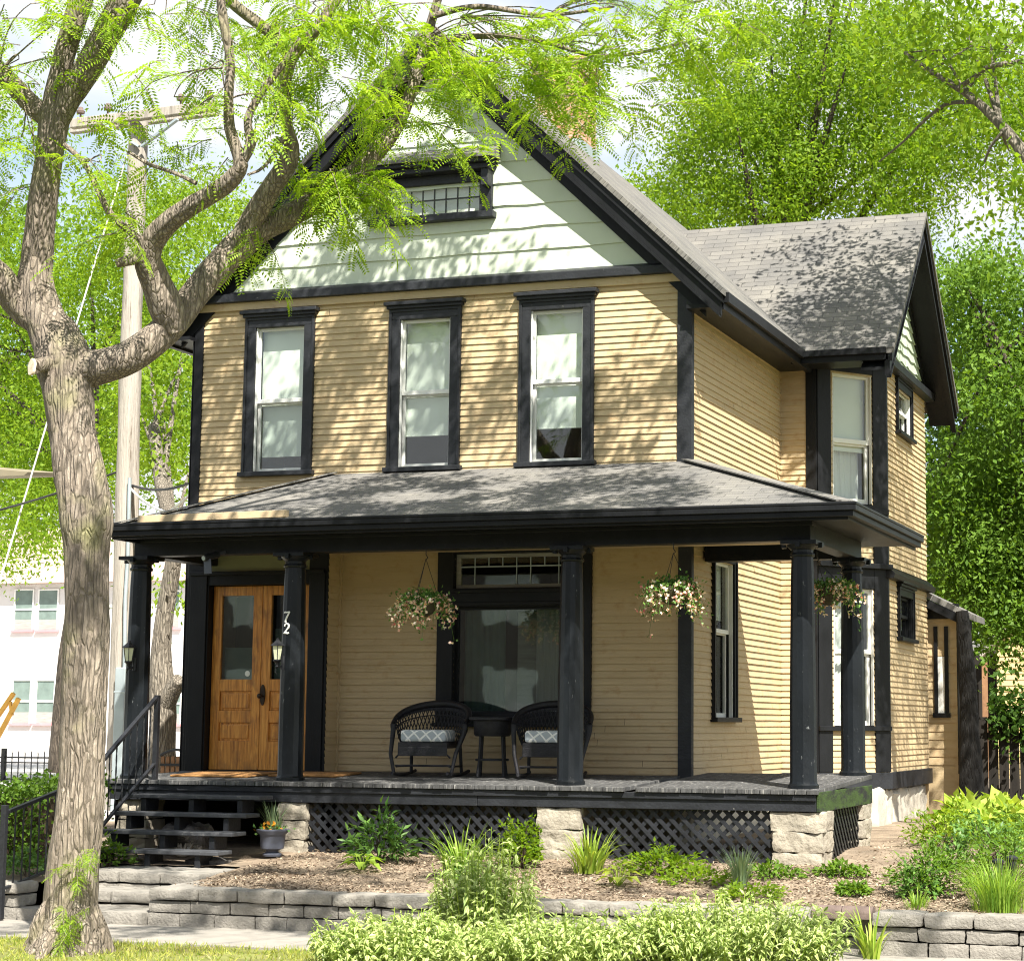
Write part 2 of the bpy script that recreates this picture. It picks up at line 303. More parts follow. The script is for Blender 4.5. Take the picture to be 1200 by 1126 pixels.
# ------------------------------------------------------------------ mesh helpers
ORG = {}
def thing(name, label, cat, loc=(0, 0, 0), group=None):
    o = bpy.data.objects.new(name, None); COL.objects.link(o); o.location = loc; o.empty_display_size = .1
    o['label'] = label; o['category'] = cat
    if group: o['group'] = group
    ORG[o.name] = Vector(loc); return o
def tag(o, label=None, cat=None, group=None, kind=None):
    for k, v in (('label', label), ('category', cat), ('group', group), ('kind', kind)):
        if v: o[k] = v
    return o
class MB:
    def __init__(s): s.v = []; s.f = []
    def add(s, vs, fs):
        k = len(s.v); s.v += [tuple(q) for q in vs]; s.f += [tuple(i+k for i in f) for f in fs]; return s
    def box(s, x0, x1, y0, y1, z0, z1):
        return s.add([(x0, y0, z0), (x1, y0, z0), (x1, y1, z0), (x0, y1, z0), (x0, y0, z1), (x1, y0, z1), (x1, y1, z1), (x0, y1, z1)],
                     [(0, 3, 2, 1), (4, 5, 6, 7), (0, 1, 5, 4), (1, 2, 6, 5), (2, 3, 7, 6), (3, 0, 4, 7)])
    def hexa(s, p): return s.add(p, [(0, 3, 2, 1), (4, 5, 6, 7), (0, 1, 5, 4), (1, 2, 6, 5), (2, 3, 7, 6), (3, 0, 4, 7)])
    def prism(s, poly, ext):
        n = len(poly); e = Vector(ext); a = [Vector(p) for p in poly]
        return s.add(a+[p+e for p in a], [tuple(range(n))[::-1], tuple(range(n, 2*n))]+[(i, (i+1) % n, n+(i+1) % n, n+i) for i in range(n)])
    def beam(s, p0, p1, w, h, up=(0, 0, 1)):
        p0, p1 = Vector(p0), Vector(p1); d = (p1-p0).normalized(); u = Vector(up)
        r = d.cross(u)
        if r.length < 1e-4: r = d.cross(Vector((0, 1, 0)))
        r.normalize(); u = r.cross(d); r *= w/2; u *= h/2
        return s.hexa([p0-r-u, p0+r-u, p1+r-u, p1-r-u, p0-r+u, p0+r+u, p1+r+u, p1-r+u])
    def tube(s, path, rad, n=8, cap=True):
        P = [Vector(p) for p in path]; k = len(P)
        if not hasattr(rad, '__len__'): rad = [rad]*k
        ref = None; rings = []
        for i in range(k):
            d = (P[min(i+1, k-1)]-P[max(i-1, 0)])
            if d.length < 1e-9: d = Vector((0, 0, 1))
            d.normalize()
            if ref is None: ref = d.orthogonal()
            ref = (ref-d*ref.dot(d)); ref = ref.normalized() if ref.length > 1e-6 else d.orthogonal().normalized()
            b = d.cross(ref)
            rings += [P[i]+(ref*math.cos(2*math.pi*j/n)+b*math.sin(2*math.pi*j/n))*rad[i] for j in range(n)]
        F = [(i*n+j, i*n+(j+1) % n, (i+1)*n+(j+1) % n, (i+1)*n+j) for i in range(k-1) for j in range(n)]
        if cap: F += [tuple(range(n))[::-1], tuple(range((k-1)*n, k*n))]
        return s.add(rings, F)
    def lathe(s, prof, cx, cy, n=24, cap=True):
        V = [(cx+r*math.cos(2*math.pi*j/n), cy+r*math.sin(2*math.pi*j/n), z) for r, z in prof for j in range(n)]
        k = len(prof)
        F = [(i*n+j, i*n+(j+1) % n, (i+1)*n+(j+1) % n, (i+1)*n+j) for i in range(k-1) for j in range(n)]
        if cap: F += [tuple(range(n))[::-1], tuple(range((k-1)*n, k*n))]
        return s.add(V, F)
    def ball(s, c, r, n=10, sq=1):
        prof = [(max(1e-4, r*math.sin(math.pi*i/n)), c[2]-r*sq*math.cos(math.pi*i/n)) for i in range(n+1)]
        return s.lathe(prof, c[0], c[1], n+2)
    def build(s, name, mat, parent=None, smooth=False, bevel=0, uv=None, fix=True):
        me = bpy.data.meshes.new(name); me.from_pydata(s.v, [], s.f)
        me.materials.append(M[mat] if isinstance(mat, str) else mat)
        if fix:
            b = bmesh.new(); b.from_mesh(me); bmesh.ops.recalc_face_normals(b, faces=b.faces); b.to_mesh(me); b.free()
        if uv:
            O, U, V = [Vector(q) for q in uv]; ul = me.uv_layers.new(name='UVMap')
            for lp in me.loops:
                d = me.vertices[lp.vertex_index].co-O; ul.data[lp.index].uv = (d.dot(U), d.dot(V))
        return link(name, me, parent, smooth, bevel)
def link(name, me, parent=None, smooth=False, bevel=0):
    o = bpy.data.objects.new(name, me); COL.objects.link(o)
    if smooth:
        me.polygons.foreach_set('use_smooth', [True]*len(me.polygons))
        me.set_sharp_from_angle(angle=R(smooth if smooth > 1 else 40))
    if bevel:
        b = o.modifiers.new('edge', 'BEVEL'); b.width = bevel; b.segments = 2; b.limit_method = 'ANGLE'; b.angle_limit = R(40)
    if parent:
        o.parent = parent
        o.location = -ORG[parent.name] if parent.type == 'EMPTY' else (0, 0, 0)
    return o
def npmesh(name, V, F, mat, parent=None, uv=None, smooth=False):
    V = np.asarray(V, np.float32); F = np.asarray(F, np.int32); k = F.shape[1]
    me = bpy.data.meshes.new(name); me.vertices.add(len(V)); me.vertices.foreach_set('co', V.ravel())
    me.loops.add(F.size); me.loops.foreach_set('vertex_index', F.ravel())
    me.polygons.add(len(F)); me.polygons.foreach_set('loop_start', np.arange(0, F.size, k, dtype=np.int32))
    if uv is not None:
        ul = me.uv_layers.new(name='UVMap'); ul.data.foreach_set('uv', np.asarray(uv, np.float32)[F.ravel()].ravel())
    me.update(); me.validate(); me.materials.append(M[mat])
    return link(name, me, parent, smooth)
def set_root_origin(o, loc):     # a one-mesh thing: move its origin to its base without moving the mesh
    loc = Vector(loc); o.data.transform(Matrix.Translation(-loc)); o.location = loc; return o

class Fr:       # a wall frame: u along the wall, n outwards, z up
    def __init__(s, O, U, Nn): s.O, s.U, s.N = Vector(O), Vector(U).normalized(), Vector(Nn).normalized()
    def p(s, u, n, z): q = s.O+s.U*u+s.N*n; return Vector((q.x, q.y, z))
    def box(s, mb, u0, u1, n0, n1, z0, z1):
        p = s.p; mb.hexa([p(u0, n0, z0), p(u1, n0, z0), p(u1, n1, z0), p(u0, n1, z0), p(u0, n0, z1), p(u1, n0, z1), p(u1, n1, z1), p(u0, n1, z1)])
def lap_wall(fr, z0, z1, lap, t, bounds, openings=(), jag=.0015, step=.5, name='clapboard_wall', mat='siding', parent=None, zig=0):
    """real lapped boards: each course leans out to t at its butt edge"""
    mb = MB(); k = 0; z = z0
    while z < z1-1e-4:
        zt = min(z+lap, z1); zm = (z+zt)/2
        iv = [bounds(zm) if callable(bounds) else bounds]
        for (a, b, c, d) in openings:
            if c-.01 < zm < d+.01:
                nv = []
                for (u0, u1) in iv:
                    if b <= u0 or a >= u1: nv.append((u0, u1)); continue
                    if a > u0: nv.append((u0, a))
                    if b < u1: nv.append((b, u1))
                iv = nv
        if not zig and lap < .1:
            nv = []
            for (u0, u1) in iv:
                u = u0
                while u1-u > 2.2:
                    e = u+random.uniform(.9, 3.2)
                    if u1-e < .4: break
                    nv.append((u, e-.004)); u = e
                nv.append((u, u1))
            iv = nv
        for (u0, u1) in iv:
            if u1-u0 < .01: continue
            n = max(1, int(round((u1-u0)/step))); us = [u0+(u1-u0)*i/n for i in range(n+1)]
            off = random.uniform(-.0015, .002)
            V = []
            for i, u in enumerate(us):
                dz = random.uniform(-jag, jag)+(random.uniform(-zig, zig) if zig else 0); dn = random.uniform(-.0012, .0012)+off
                V += [fr.p(u, -.004, z+dz), fr.p(u, t+dn, z+dz), fr.p(u, .001, zt+.006)]
            mb.add(V, [q for i in range(n) for q in ((i*3, (i+1)*3, (i+1)*3+1, i*3+1), (i*3+1, (i+1)*3+1, (i+1)*3+2, i*3+2))])
        z = zt; k += 1
    return mb.build(name, mat, parent, fix=False)

# ------------------------------------------------------------------ the house
H = thing('clapboard_house', 'two storey tan clapboard house with black trim, pale green gable and wide front porch', 'house', (2.85, 2.5, .8))
Z0 = 1.43
FRONT = Fr((0, 0, 0), (1, 0, 0), (0, -1, 0)); SIDE = Fr((5.7, 0, 0), (0, 1, 0), (1, 0, 0)); WING = Fr((5.7, 3.7, 0), (1, 0, 0), (0, -1, 0))
CH = Fr((6.14, 3.7, 0), (.66, .8, 0), (.8, -.66, 0)); BAY = Fr((6.8, 4.5, 0), (0, 1, 0), (1, 0, 0)); CHL = math.hypot(.66, .8)
LAP, BT = .0685, .0155
wins = [(.75, 1.34, 4.68, 6.27), (2.48, 3.06, 4.67, 6.26), (3.97, 4.55, 4.67, 6.27)]
big = (3.15, 4.49, 2.09, 3.74)
lap_wall(FRONT, Z0, 6.56, LAP, BT, (0, 5.7), wins+[big, (.2, 1.8, Z0-.1, 3.8)], parent=H)
sidewin = (.84, 1.56, 2.07, 3.70)
lap_wall(SIDE, Z0, 6.30, LAP, BT, (0, 3.7), [sidewin], parent=H)
lap_wall(WING, 1.43, 6.33, LAP, BT, (0, .44), parent=H)
bwu = (.235, .825, 4.62, 6.17); bwl = (.235, .825, 1.99, 3.60)
lap_wall(CH, 1.43, 6.33, LAP, BT, (0, CHL), [bwu, bwl], parent=H)
suw = (.72, 1.62, 5.63, 6.18); slw = (.68, 1.58, 3.07, 3.58)
lap_wall(BAY, 1.43, 6.33, LAP, BT, (0, 2.72), [suw, slw], parent=H)
mb = MB()
for f in ((0, 9, 0, 0),):
    mb.add([(0, 0, .8), (0, 9, .8), (0, 9, 6.5), (0, 0, 6.5)], [(0, 1, 2, 3)])
    mb.add([(0, 9, .8), (5.7, 9, .8), (5.7, 9, 6.5), (2.85, 9, 9.3), (0, 9, 6.5)], [(0, 1, 2, 3, 4)])
    mb.add([(5.7, 7.22, .8), (5.7, 9, .8), (5.7, 9, 6.5), (5.7, 7.22, 6.5)], [(0, 1, 2, 3)])
    mb.add([(5.7, 7.22, .8), (6.8, 7.22, .8), (6.8, 7.22, 6.4), (5.7, 7.22, 6.4)], [(0, 1, 2, 3)])
mb.build('clapboard_wall', 'siding', H, fix=False)
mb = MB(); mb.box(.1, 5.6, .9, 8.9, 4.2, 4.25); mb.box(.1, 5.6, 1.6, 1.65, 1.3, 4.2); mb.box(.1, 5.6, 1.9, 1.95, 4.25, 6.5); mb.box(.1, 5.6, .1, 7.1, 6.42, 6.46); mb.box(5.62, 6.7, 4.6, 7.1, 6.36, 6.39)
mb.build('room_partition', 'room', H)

# gable: wavy pale shakes
AP, EZ, SL = (2.85, 9.45), 6.35, .955
def gb(z): h = (9.28-z)/SL; return (2.85-h, 2.85+h)
gwin = (2.30, 3.38, 7.38, 7.70)
lap_wall(FRONT, 6.68, 9.2, .245, .018, gb, [(2.28, 3.40, 7.36, 7.72)], jag=.002, step=.28, zig=.008, name='gable_wall', mat='shake', parent=H)
mb = MB()
mb.prism([(0, -.10, 6.56), (0, -.10, 6.645), (0, 0, 6.70), (0, 0, 6.56)], (5.7, 0, 0))
mb.build('belt_course', 'black_worn', H, bevel=.006)
mb = MB(); mb.box(.02, 5.68, -.045, -.012, 6.475, 6.558); mb.build('frieze_board', 'siding', H)

# main roof
def rakeprism(mb, y0, y1, v0, v1, side, xe):   # between vertical offsets below the roof line
    sg = side; xa, za = AP; ze = za-SL*(xe)
    mb.prism([(xa, y0, za-v0), (xa+sg*xe, y0, ze-v0), (xa+sg*xe, y0, ze-v1), (xa, y0, za-v1)], (0, y1-y0, 0))
roof = None
for sg in (1, -1):
    mb = MB(); rakeprism(mb, -.26, 9.3, 0, .07, sg, 3.27)
    o = mb.build('roof', 'shingle', H, uv=((2.85, 0, 9.45), (0, 1, 0), (sg*.723, 0, -.69)))
    roof = roof or o
    mb = MB(); rakeprism(mb, -.235, -.16, .075, .16, sg, 3.25); rakeprism(mb, -.205, -.155, .16, .30, sg, 3.23); rakeprism(mb, -.225, -.15, .30, .33, sg, 3.22)
    rakeprism(mb, -.155, 0, .24, .27, sg, 3.2); rakeprism(mb, -.035, 0, .27, .47, sg, 3.02)
    mb.build('rake_board', 'black', H)
    mb = MB(); x = 2.85+sg*3.25
    mb.box(min(x, x-sg*.07), max(x, x-sg*.07), -.15, 9.2, 6.13, 6.31); mb.box(min(x+sg*.05, x), max(x+sg*.05, x), -.16, 9.2, 6.2, 6.30)
    xw = 5.7 if sg > 0 else 0
    mb.box(min(xw, x-sg*.07), max(xw, x-sg*.07), -.15, 9.2, 6.16, 6.2)
    mb.box(min(xw, xw+sg*.03), max(xw, xw+sg*.03), 0, 9.2 if sg < 0 else 3.68, 6.28, 6.5)
    mb.build('eave_trim', 'black', H)
mb = MB(); mb.box(2.90, 3.48, 2.75, 3.35, 8.6, 9.78); mb.box(2.87, 3.51, 2.72, 3.38, 9.78, 9.88); mb.box(2.84, 3.54, 2.69, 3.41, 9.88, 9.98)
mb.build('chimney', 'brick', roof, bevel=.008)
mb = MB(); mb.box(2.88, 3.505, 2.725, 3.375, 8.55, 8.95); mb.build('flashing', 'galv', roof)

# wing roof: ridge along X
WY, WZ, WS = 5.4, 8.42, .93
def wrake(mb, x0, x1, v0, v1, sg, e):
    mb.prism([(x0, WY, WZ-v0), (x0, WY+sg*e, WZ-WS*e-v0), (x0, WY+sg*e, WZ-WS*e-v1), (x0, WY, WZ-v1)], (x1-x0, 0, 0))
for sg, e in ((-1, 2.3), (1, 2.3)):
    mb = MB(); wrake(mb, 3.2, 7.19, 0, .07, sg, e)
    mb.build('roof', 'shingle', H, uv=((0, WY, WZ), (1, 0, 0), (0, sg*.733, -.68)))
    mb = MB(); wrake(mb, 7.1, 7.17, .075, .17, sg, e-.01); wrake(mb, 7.08, 7.14, .17, .34, sg, e-.02); wrake(mb, 7.1, 7.155, .34, .37, sg, e-.02)
    wrake(mb, 6.8, 7.08, .26, .29, sg, e-.04); wrake(mb, 6.8, 6.84, .29, .42, sg, 1.75)
    mb.build('rake_board', 'black', H)
mb = MB(); mb.box(5.98, 7.12, 3.11, 3.16, 6.14, 6.29); mb.box(5.98, 7.10, 3.06, 3.11, 6.21, 6.28); mb.box(5.74, 7.06, 3.17, 3.71, 6.17, 6.21)
mb.prism([(6.14, 3.72, 6.34), (6.79, 3.72, 6.34), (6.79, 4.5, 6.34)], (0, 0, .04))
mb.box(5.73, 6.8, 3.665, 3.7, 6.21, 6.36)
mb.build('eave_trim', 'black', H)
def wgb(z): h = (WZ-.2-z)/WS; return (WY-4.5-h, WY-4.5+h)
lap_wall(BAY, 6.42, 8.15, .13, .02, wgb, jag=.002, step=.13, zig=.018, name='gable_wall', mat='scallop', parent=H)
mb = MB(); mb.prism([(6.80, 3.66, 6.30), (6.94, 3.66, 6.30), (6.94, 3.66, 6.40), (6.80, 3.66, 6.46)], (0, 3.64, 0)); mb.build('belt_course', 'black', H, bevel=.006)
mb = MB(); mb.prism([(6.80, 4.46, 3.74), (6.90, 4.46, 3.74), (6.92, 4.46, 3.80), (6.80, 4.46, 3.90)], (0, 2.84, 0)); mb.build('belt_course', 'black', H, bevel=.006)

# corner boards
def cb(*bx):
    mb = MB()
    for q in bx: mb.box(*q)
    return mb.build('corner_board', 'black_worn' if bx[0][0] > 5 else 'black', H, bevel=.005)
cb((-.02, .10, -.028, 0, Z0, 6.56), (-.028, 0, -.028, .1, Z0, 6.56))
cb((5.57, 5.728, -.028, 0, 3.95, 6.56), (5.7, 5.728, 0, .05, 3.95, 6.3))
cb((5.585, 5.728, -.03, 0, Z0, 3.95), (5.7, 5.728, 0, .05, Z0, 3.95))
mb = MB(); FB = CH.box
for (za, zb) in ((1.45, 6.33),):
    FB(mb, 0, .20, 0, .03, za, zb); FB(mb, CHL-.20, CHL+.01, 0, .03, za, zb)
mb.box(6.02, 6.15, 3.672, 3.7, 1.45, 6.33); mb.box(6.79, 6.828, 4.5, 4.56, 1.45, 6.28)
mb.build('corner_board', 'black', H, bevel=.004)
for q in ((.2, CHL-.2, 0, .028, 3.60, 3.84), (-.02, CHL+.03, 0, .10, 3.84, 3.90), (-.01, CHL+.02, 0, .06, 1.93, 1.985), (.2, CHL-.2, 0, .05, 4.56, 4.60), (-.01, CHL+.02, 0, .045, 4.50, 4.56), (.2, CHL-.2, 0, .028, 6.18, 6.33)):
    mb = MB(); FB(mb, *q); mb.build('bay_trim', 'black', H, bevel=.004)
mb = MB(); FB(mb, -.02, CHL+.03, -.05, .05, 1.25, 1.445); BAY.box(mb, -.02, 2.75, -.05, .05, 1.25, 1.445); WING.box(mb, 0, .44, -.05, .04, 1.25, 1.445); SIDE.box(mb, .5, 3.7, -.05, .035, 1.26, 1.44)
mb.build('water_table', 'black_worn', H, bevel=.006)

# windows ------------------------------------------------------------------
def window(fr, op, cas=.125, hood=True, sill=True, meet=None, shade=None, lower=None, dark=True, curtain=False, apron=False, wf=.035, frame='white', casmat='black_worn'):
    u0, u1, z0, z1 = op; b = fr.box; mb = MB()
    if cas:
        b(mb, u0-cas, u0, 0, .036, z0, z1); b(mb, u1, u1+cas, 0, .036, z0, z1); b(mb, u0-cas, u1+cas, 0, .036, z1, z1+.11)
        b(mb, u0-cas, u0-cas+.03, .036, .05, z0, z1+.11); b(mb, u1+cas-.03, u1+cas, .036, .05, z0, z1+.11); b(mb, u0-cas+.03, u1+cas-.03, .036, .05, z1+.08, z1+.11)
        b(mb, u0-.03, u0, -.11, .0, z0, z1); b(mb, u1, u1+.03, -.11, .0, z0, z1); b(mb, u0, u1, -.11, 0, z1, z1+.03)
    wn = mb.build('window', casmat, H, bevel=.004)
    if hood:
        mb = MB(); b(mb, u0-cas-.02, u1+cas+.02, 0, .075, z1+.11, z1+.145); b(mb, u0-cas-.045, u1+cas+.045, 0, .105, z1+.145, z1+.185); mb.build('hood', casmat, wn, bevel=.006)
    if sill:
        mb = MB(); b(mb, u0-cas-.03, u1+cas+.03, -.1, .085, z0-.05, z0); mb.build('sill', casmat, wn, bevel=.006)
    mz = meet if meet is not None else (z0+z1)/2
    mb = MB()
    for (za, zb, nn) in ((mz, z1, -.03), (z0, mz+.02, -.062)):
        b(mb, u0, u0+wf, nn-.03, nn, za, zb); b(mb, u1-wf, u1, nn-.03, nn, za, zb); b(mb, u0+wf, u1-wf, nn-.03, nn, za, za+wf+.01); b(mb, u0+wf, u1-wf, nn-.03, nn, zb-wf, zb)
    b(mb, u0, u0+.012, -.03, .012, z0, z1); b(mb, u1-.012, u1, -.03, .012, z0, z1)
    mb.build('sash', frame, wn, bevel=.003)
    for (za, zb, nn) in ((mz, z1, -.045), (z0, mz, -.077)):
        mb = MB(); b(mb, u0+wf-.002, u1-wf+.002, nn-.004, nn, za+wf, zb-wf+.002); mb.build('pane', 'glass', wn)
    if shade:
        mb = MB(); b(mb, u0+.02, u1-.02, -.118, -.114, shade, z1-.02); mb.tube([fr.p(u0+.02, -.116, shade), fr.p(u1-.02, -.116, shade)], .008, 6); mb.build('roller_shade', 'shade', wn)
    if lower:
        mb = MB(); b(mb, u0+.02, u1-.02, -.148, -.144, lower, mz); mb.build('roller_shade', 'shadelow', wn)
    if curtain:
        for (ca, cbb) in curtain:
            mb = MB(); k = 14; V = []
            for i in range(k+1):
                u = u0+(u1-u0)*(ca+(cbb-ca)*i/k); nn = -.2+.018*math.sin(i*2.1)
                V += [fr.p(u, nn, z0+.03), fr.p(u, nn, z1-.02)]
            mb.add(V, [(2*i, 2*i+2, 2*i+3, 2*i+1) for i in range(k)]); mb.build('curtain', 'curtain', wn, smooth=80)
    return wn
w0, w1, w2 = wins
window(FRONT, w0, meet=5.44, shade=5.42, lower=4.86)
window(FRONT, w1, meet=5.45, shade=5.02)
window(FRONT, w2, meet=5.50, shade=5.04)
window(SIDE, sidewin, cas=.09, meet=2.95, shade=3.1, hood=False, casmat='black', curtain=[(.0, .35)])
window(CH, bwu, cas=0, meet=5.33, hood=False, sill=False, shade=5.25, curtain=[(.05, .95)], wf=.045)
window(CH, bwl, cas=0, meet=2.83, hood=False, sill=False, curtain=[(.0, .48), (.5, 1)], wf=.045)
for q in (suw, slw): window(BAY, q, cas=.06, hood=True, casmat='black', frame='black' if q is slw else 'white', wf=.03, shade=q[2]+.12)

# parlour picture window with leaded transom
u0, u1, z0, z1 = big
mb = MB(); b = FRONT.box
b(mb, 2.97, u0, 0, .045, 1.98, 3.80); b(mb, u1, 4.67, 0, .045, 1.98, 3.80); b(mb, u0, u1, 0, .05, 3.19, 3.38); b(mb, u0, u1, 0, .045, z1, 3.82); b(mb, u0, u1, 0, .045, 1.98, z0)
b(mb, u0, u1, .05, .085, 3.33, 3.365); b(mb, u0, u1, .05, .07, 3.20, 3.235); b(mb, 2.95, 4.69, .045, .09, 1.96, 2.0)
b(mb, u0-.03, u0, -.13, 0, z0, z1); b(mb, u1, u1+.03, -.13, 0, z0, z1); b(mb, u0, u1, -.13, 0, z0-.03, z0); b(mb, u0, u1, -.12, 0, 3.19, 3.38)
pw = mb.build('window', 'black', H, bevel=.005)
mb = MB(); b(mb, u0, u1, -.07, -.03, 3.38, 3.42); b(mb, u0, u1, -.07, -.03, 3.70, 3.74); b(mb, u0, u0+.05, -.07, -.03, 3.42, 3.70); b(mb, u1-.05, u1, -.07, -.03, 3.42, 3.70)
mb.build('transom_frame', 'screen', pw, bevel=.004)
mb = MB(); b(mb, u0+.048, u1-.048, -.052, -.048, 3.42, 3.70); mb.build('pane', 'glass', pw)
mb = MB(); b(mb, u0+.05, u1-.05, -.047, -.038, 3.60, 3.614)
for i in range(1, 8):
    uu = u0+.05+(u1-u0-.1)*i/8; b(mb, uu-.005, uu+.005, -.047, -.04, 3.42 if i in (1, 4, 5, 7) else 3.614, 3.70)
mb.build('leaded_muntin', 'galv', pw)
mb = MB(); b(mb, u0, u1, -.075, -.045, z0, z0+.03); b(mb, u0, u1, -.075, -.045, 3.16, 3.19); b(mb, u0, u0+.03, -.075, -.045, z0+.03, 3.16); b(mb, u1-.03, u1, -.075, -.045, z0+.03, 3.16); mb.build('sash', 'black', pw)
mb = MB(); b(mb, u0+.028, u1-.028, -.062, -.058, z0+.028, 3.162); mb.build('pane', 'bigglass', pw)
mb = MB(); b(mb, u0+.60, u0+.86, -.28, -.275, z0, 3.15); mb.build('louvre_blind', 'screen', pw)
for (ca, cc) in ((.04, .5), (.84, 1.28)):
    mb = MB(); V = []; k = 20
    for i in range(k+1):
        u = u0+ca+(cc-ca)*i/k; V += [FRONT.p(u, -.2+.02*math.sin(i*1.9), z0), FRONT.p(u, -.2+.02*math.sin(i*1.9+.4), 3.16)]
    mb.add(V, [(2*i, 2*i+2, 2*i+3, 2*i+1) for i in range(k)]); mb.build('curtain', 'sheer' if ca > .5 else 'lowscreen', pw, smooth=80)

# gable window with its own little hood
u0, u1, z0, z1 = gwin
mb = MB(); b(mb, 2.14, u0, -.02, .06, 7.36, 7.80); b(mb, u1, 3.52, -.02, .06, 7.36, 7.80); b(mb, u0, u1, -.02, .06, z1, 7.80); b(mb, u0, u1, -.02, .055, 7.36, z0)
gw = mb.build('window', 'black_worn', H, bevel=.005)
mb = MB(); b(mb, 2.10, 3.56, 0, .11, 7.29, 7.36); mb.build('sill', 'black_worn', gw, bevel=.006)
mb = MB(); b(mb, u0, u1, -.004, .0, z0, z1); mb.build('pane', 'glass', gw)
mb = MB(); b(mb, u0, u1, -.06, -.05, z0, z1); mb.build('roller_shade', 'shade', gw)
mb = MB(); b(mb, u0, u1, 0, .012, 7.535, 7.549)
for i in range(1, 8): uu = u0+(u1-u0)*i/8; b(mb, uu-.006, uu+.006, 0, .011, z0, z1)
mb.build('leaded_muntin', 'lead', gw)
mb = MB(); b(mb, 2.12, 3.54, 0, .19, 7.80, 7.86); b(mb, 2.10, 3.56, 0, .25, 7.86, 7.93)
for uu in (2.14, 3.44): b(mb, uu, uu+.08, .06, .17, 7.62, 7.80)
mb.build('hood', 'black_worn', gw, bevel=.006)
mb = MB(); mb.prism([(2.06, -.29, 7.932), (2.06, 0, 8.10), (2.06, 0, 7.935), (2.06, -.29, 7.90)], (1.54, 0, 0)); mb.build('hood_roof', 'shingle', gw, uv=((2.06, 0, 8.1), (1, 0, 0), (0, -.87, -.5)))

# vestibule with double doors --------------------------------------------
VY = -.28; VF = Fr((0, VY, 0), (1, 0, 0), (0, -1, 0)); b = VF.box
mb = MB(); b(mb, .16, .415, -.28, 0, 1.44, 3.86); b(mb, 1.605, 1.83, -.04, 0, 1.44, 3.86); b(mb, 1.605, 1.83-.02, -.28, -.04, 1.44, 3.86)
b(mb, .415, 1.605, -.28, 0, 3.44, 3.56); b(mb, .415, 1.605, -.13, -.10, 1.44, 1.49)
b(mb, .20, .40, 0, .02, 1.44, 3.58); b(mb, 1.62, 1.80, 0, .02, 1.44, 3.58); b(mb, .2, 1.8, .02, .05, 3.545, 3.585)
mb.build('door_surround', 'black', H, bevel=.005)
mb = MB(); b(mb, .30, 1.72, -.2, -.006, 3.585, 3.86); mb.build('door_frieze', 'olive', H)
lap_wall(Fr((1.83, VY, 0), (0, 1, 0), (1, 0, 0)), Z0, 3.86, LAP, .012, (0.0, .28), parent=H)
mb = MB(); mb.box(1.83, 1.86, -.03, 0, Z0, 3.86); mb.build('corner_board', 'siding', H)
def door_leaf(x0, x1, hand):
    y = VY+.10; zz0, zz1 = 1.495, 3.435; h = zz1-zz0; st = .105
    zg0, zg1 = zz1-.51*h, zz1-.052*h; pA = (zz1-.68*h, zz1-.575*h); pB = (zz1-.845*h, zz1-.745*h)
    mb = MB(); t = .045
    mb.box(x0, x0+st, y, y+t, zz0, zz1); mb.box(x1-st, x1, y, y+t, zz0, zz1)
    for (a, c) in ((zg1, zz1), (pA[1], zg0), (pB[1], pA[0]), (zz0, pB[0])): mb.box(x0+st, x1-st, y+.002, y+t, a, c)
    d = mb.build('door', 'oak', H, bevel=.004)
    mb = MB()
    for (a, c) in (pA, pB):
        mb.box(x0+st, x1-st, y+.02, y+.04, a, c); mb.box(x0+st+.03, x1-st-.03, y+.008, y+.02, a+.025, c-.025)
    mb.build('panel', 'oak', d, bevel=.006)
    mb = MB(); mb.box(x0+st, x1-st, y+.02, y+.026, zg0, zg1); mb.build('pane', 'bigglass', d)
    mb = MB(); mb.box(x0+st, x1-st, y+.09, y+.094, zg0, zg1-.35 if hand else zg1-.55); mb.build('curtain', 'lowscreen', d)
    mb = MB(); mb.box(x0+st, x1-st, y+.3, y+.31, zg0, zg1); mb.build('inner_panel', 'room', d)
    if hand:
        mb = MB(); mb.prism([(x0+.03+.03*math.cos(a), y, 2.28+.11*math.sin(a)) for a in np.linspace(0, 2*math.pi, 20, endpoint=False)], (0, -.012, 0))
        mb.tube([(x0+.03, y-.012, 2.27), (x0+.03, y-.06, 2.27)], .009, 8); mb.ball((x0+.03, y-.075, 2.27), .028)
        mb.build('handle', 'gold', d, smooth=40)
    else:
        mb = MB(); mb.prism([(x1-st-.06+.03*math.cos(a), y+.018, zg0+.06+.03*math.sin(a)) for a in np.linspace(0, 2*math.pi, 20, endpoint=False)], (0, -.003, 0)); mb.build('sticker', 'shade', d)
door_leaf(.42, 1.008, False); door_leaf(1.014, 1.60, True)

# porch ------------------------------------------------------------------
def decky(y): return 1.49+.035*y          # the deck falls a little towards the street
mb = MB(); V = []
def slab(x0, x1, y0, y1):
    mb.hexa([(x0, y0, decky(y0)-.04), (x1, y0, decky(y0)-.04), (x1, y1, decky(y1)-.04), (x0, y1, decky(y1)-.04), (x0, y0, decky(y0)), (x1, y0, decky(y0)), (x1, y1, decky(y1)), (x0, y1, decky(y1))])
x = .18
while x < 7.40:
    wd = .105*random.uniform(.97, 1.03); yb = .58 if x > 5.72 else -.0
    if not (5.6 < x < 5.72): slab(x, min(x+wd-.006, 7.42), -1.775+random.uniform(-.012, .008), yb)
    x += wd
mb.build('porch_deck', 'deck', H, bevel=.003)
mb = MB(); mb.box(.24, 7.36, -1.70, 0, 1.3, 1.38); mb.box(5.74, 7.36, 0, .55, 1.3, 1.38); mb.build('deck_framing', 'room', H)
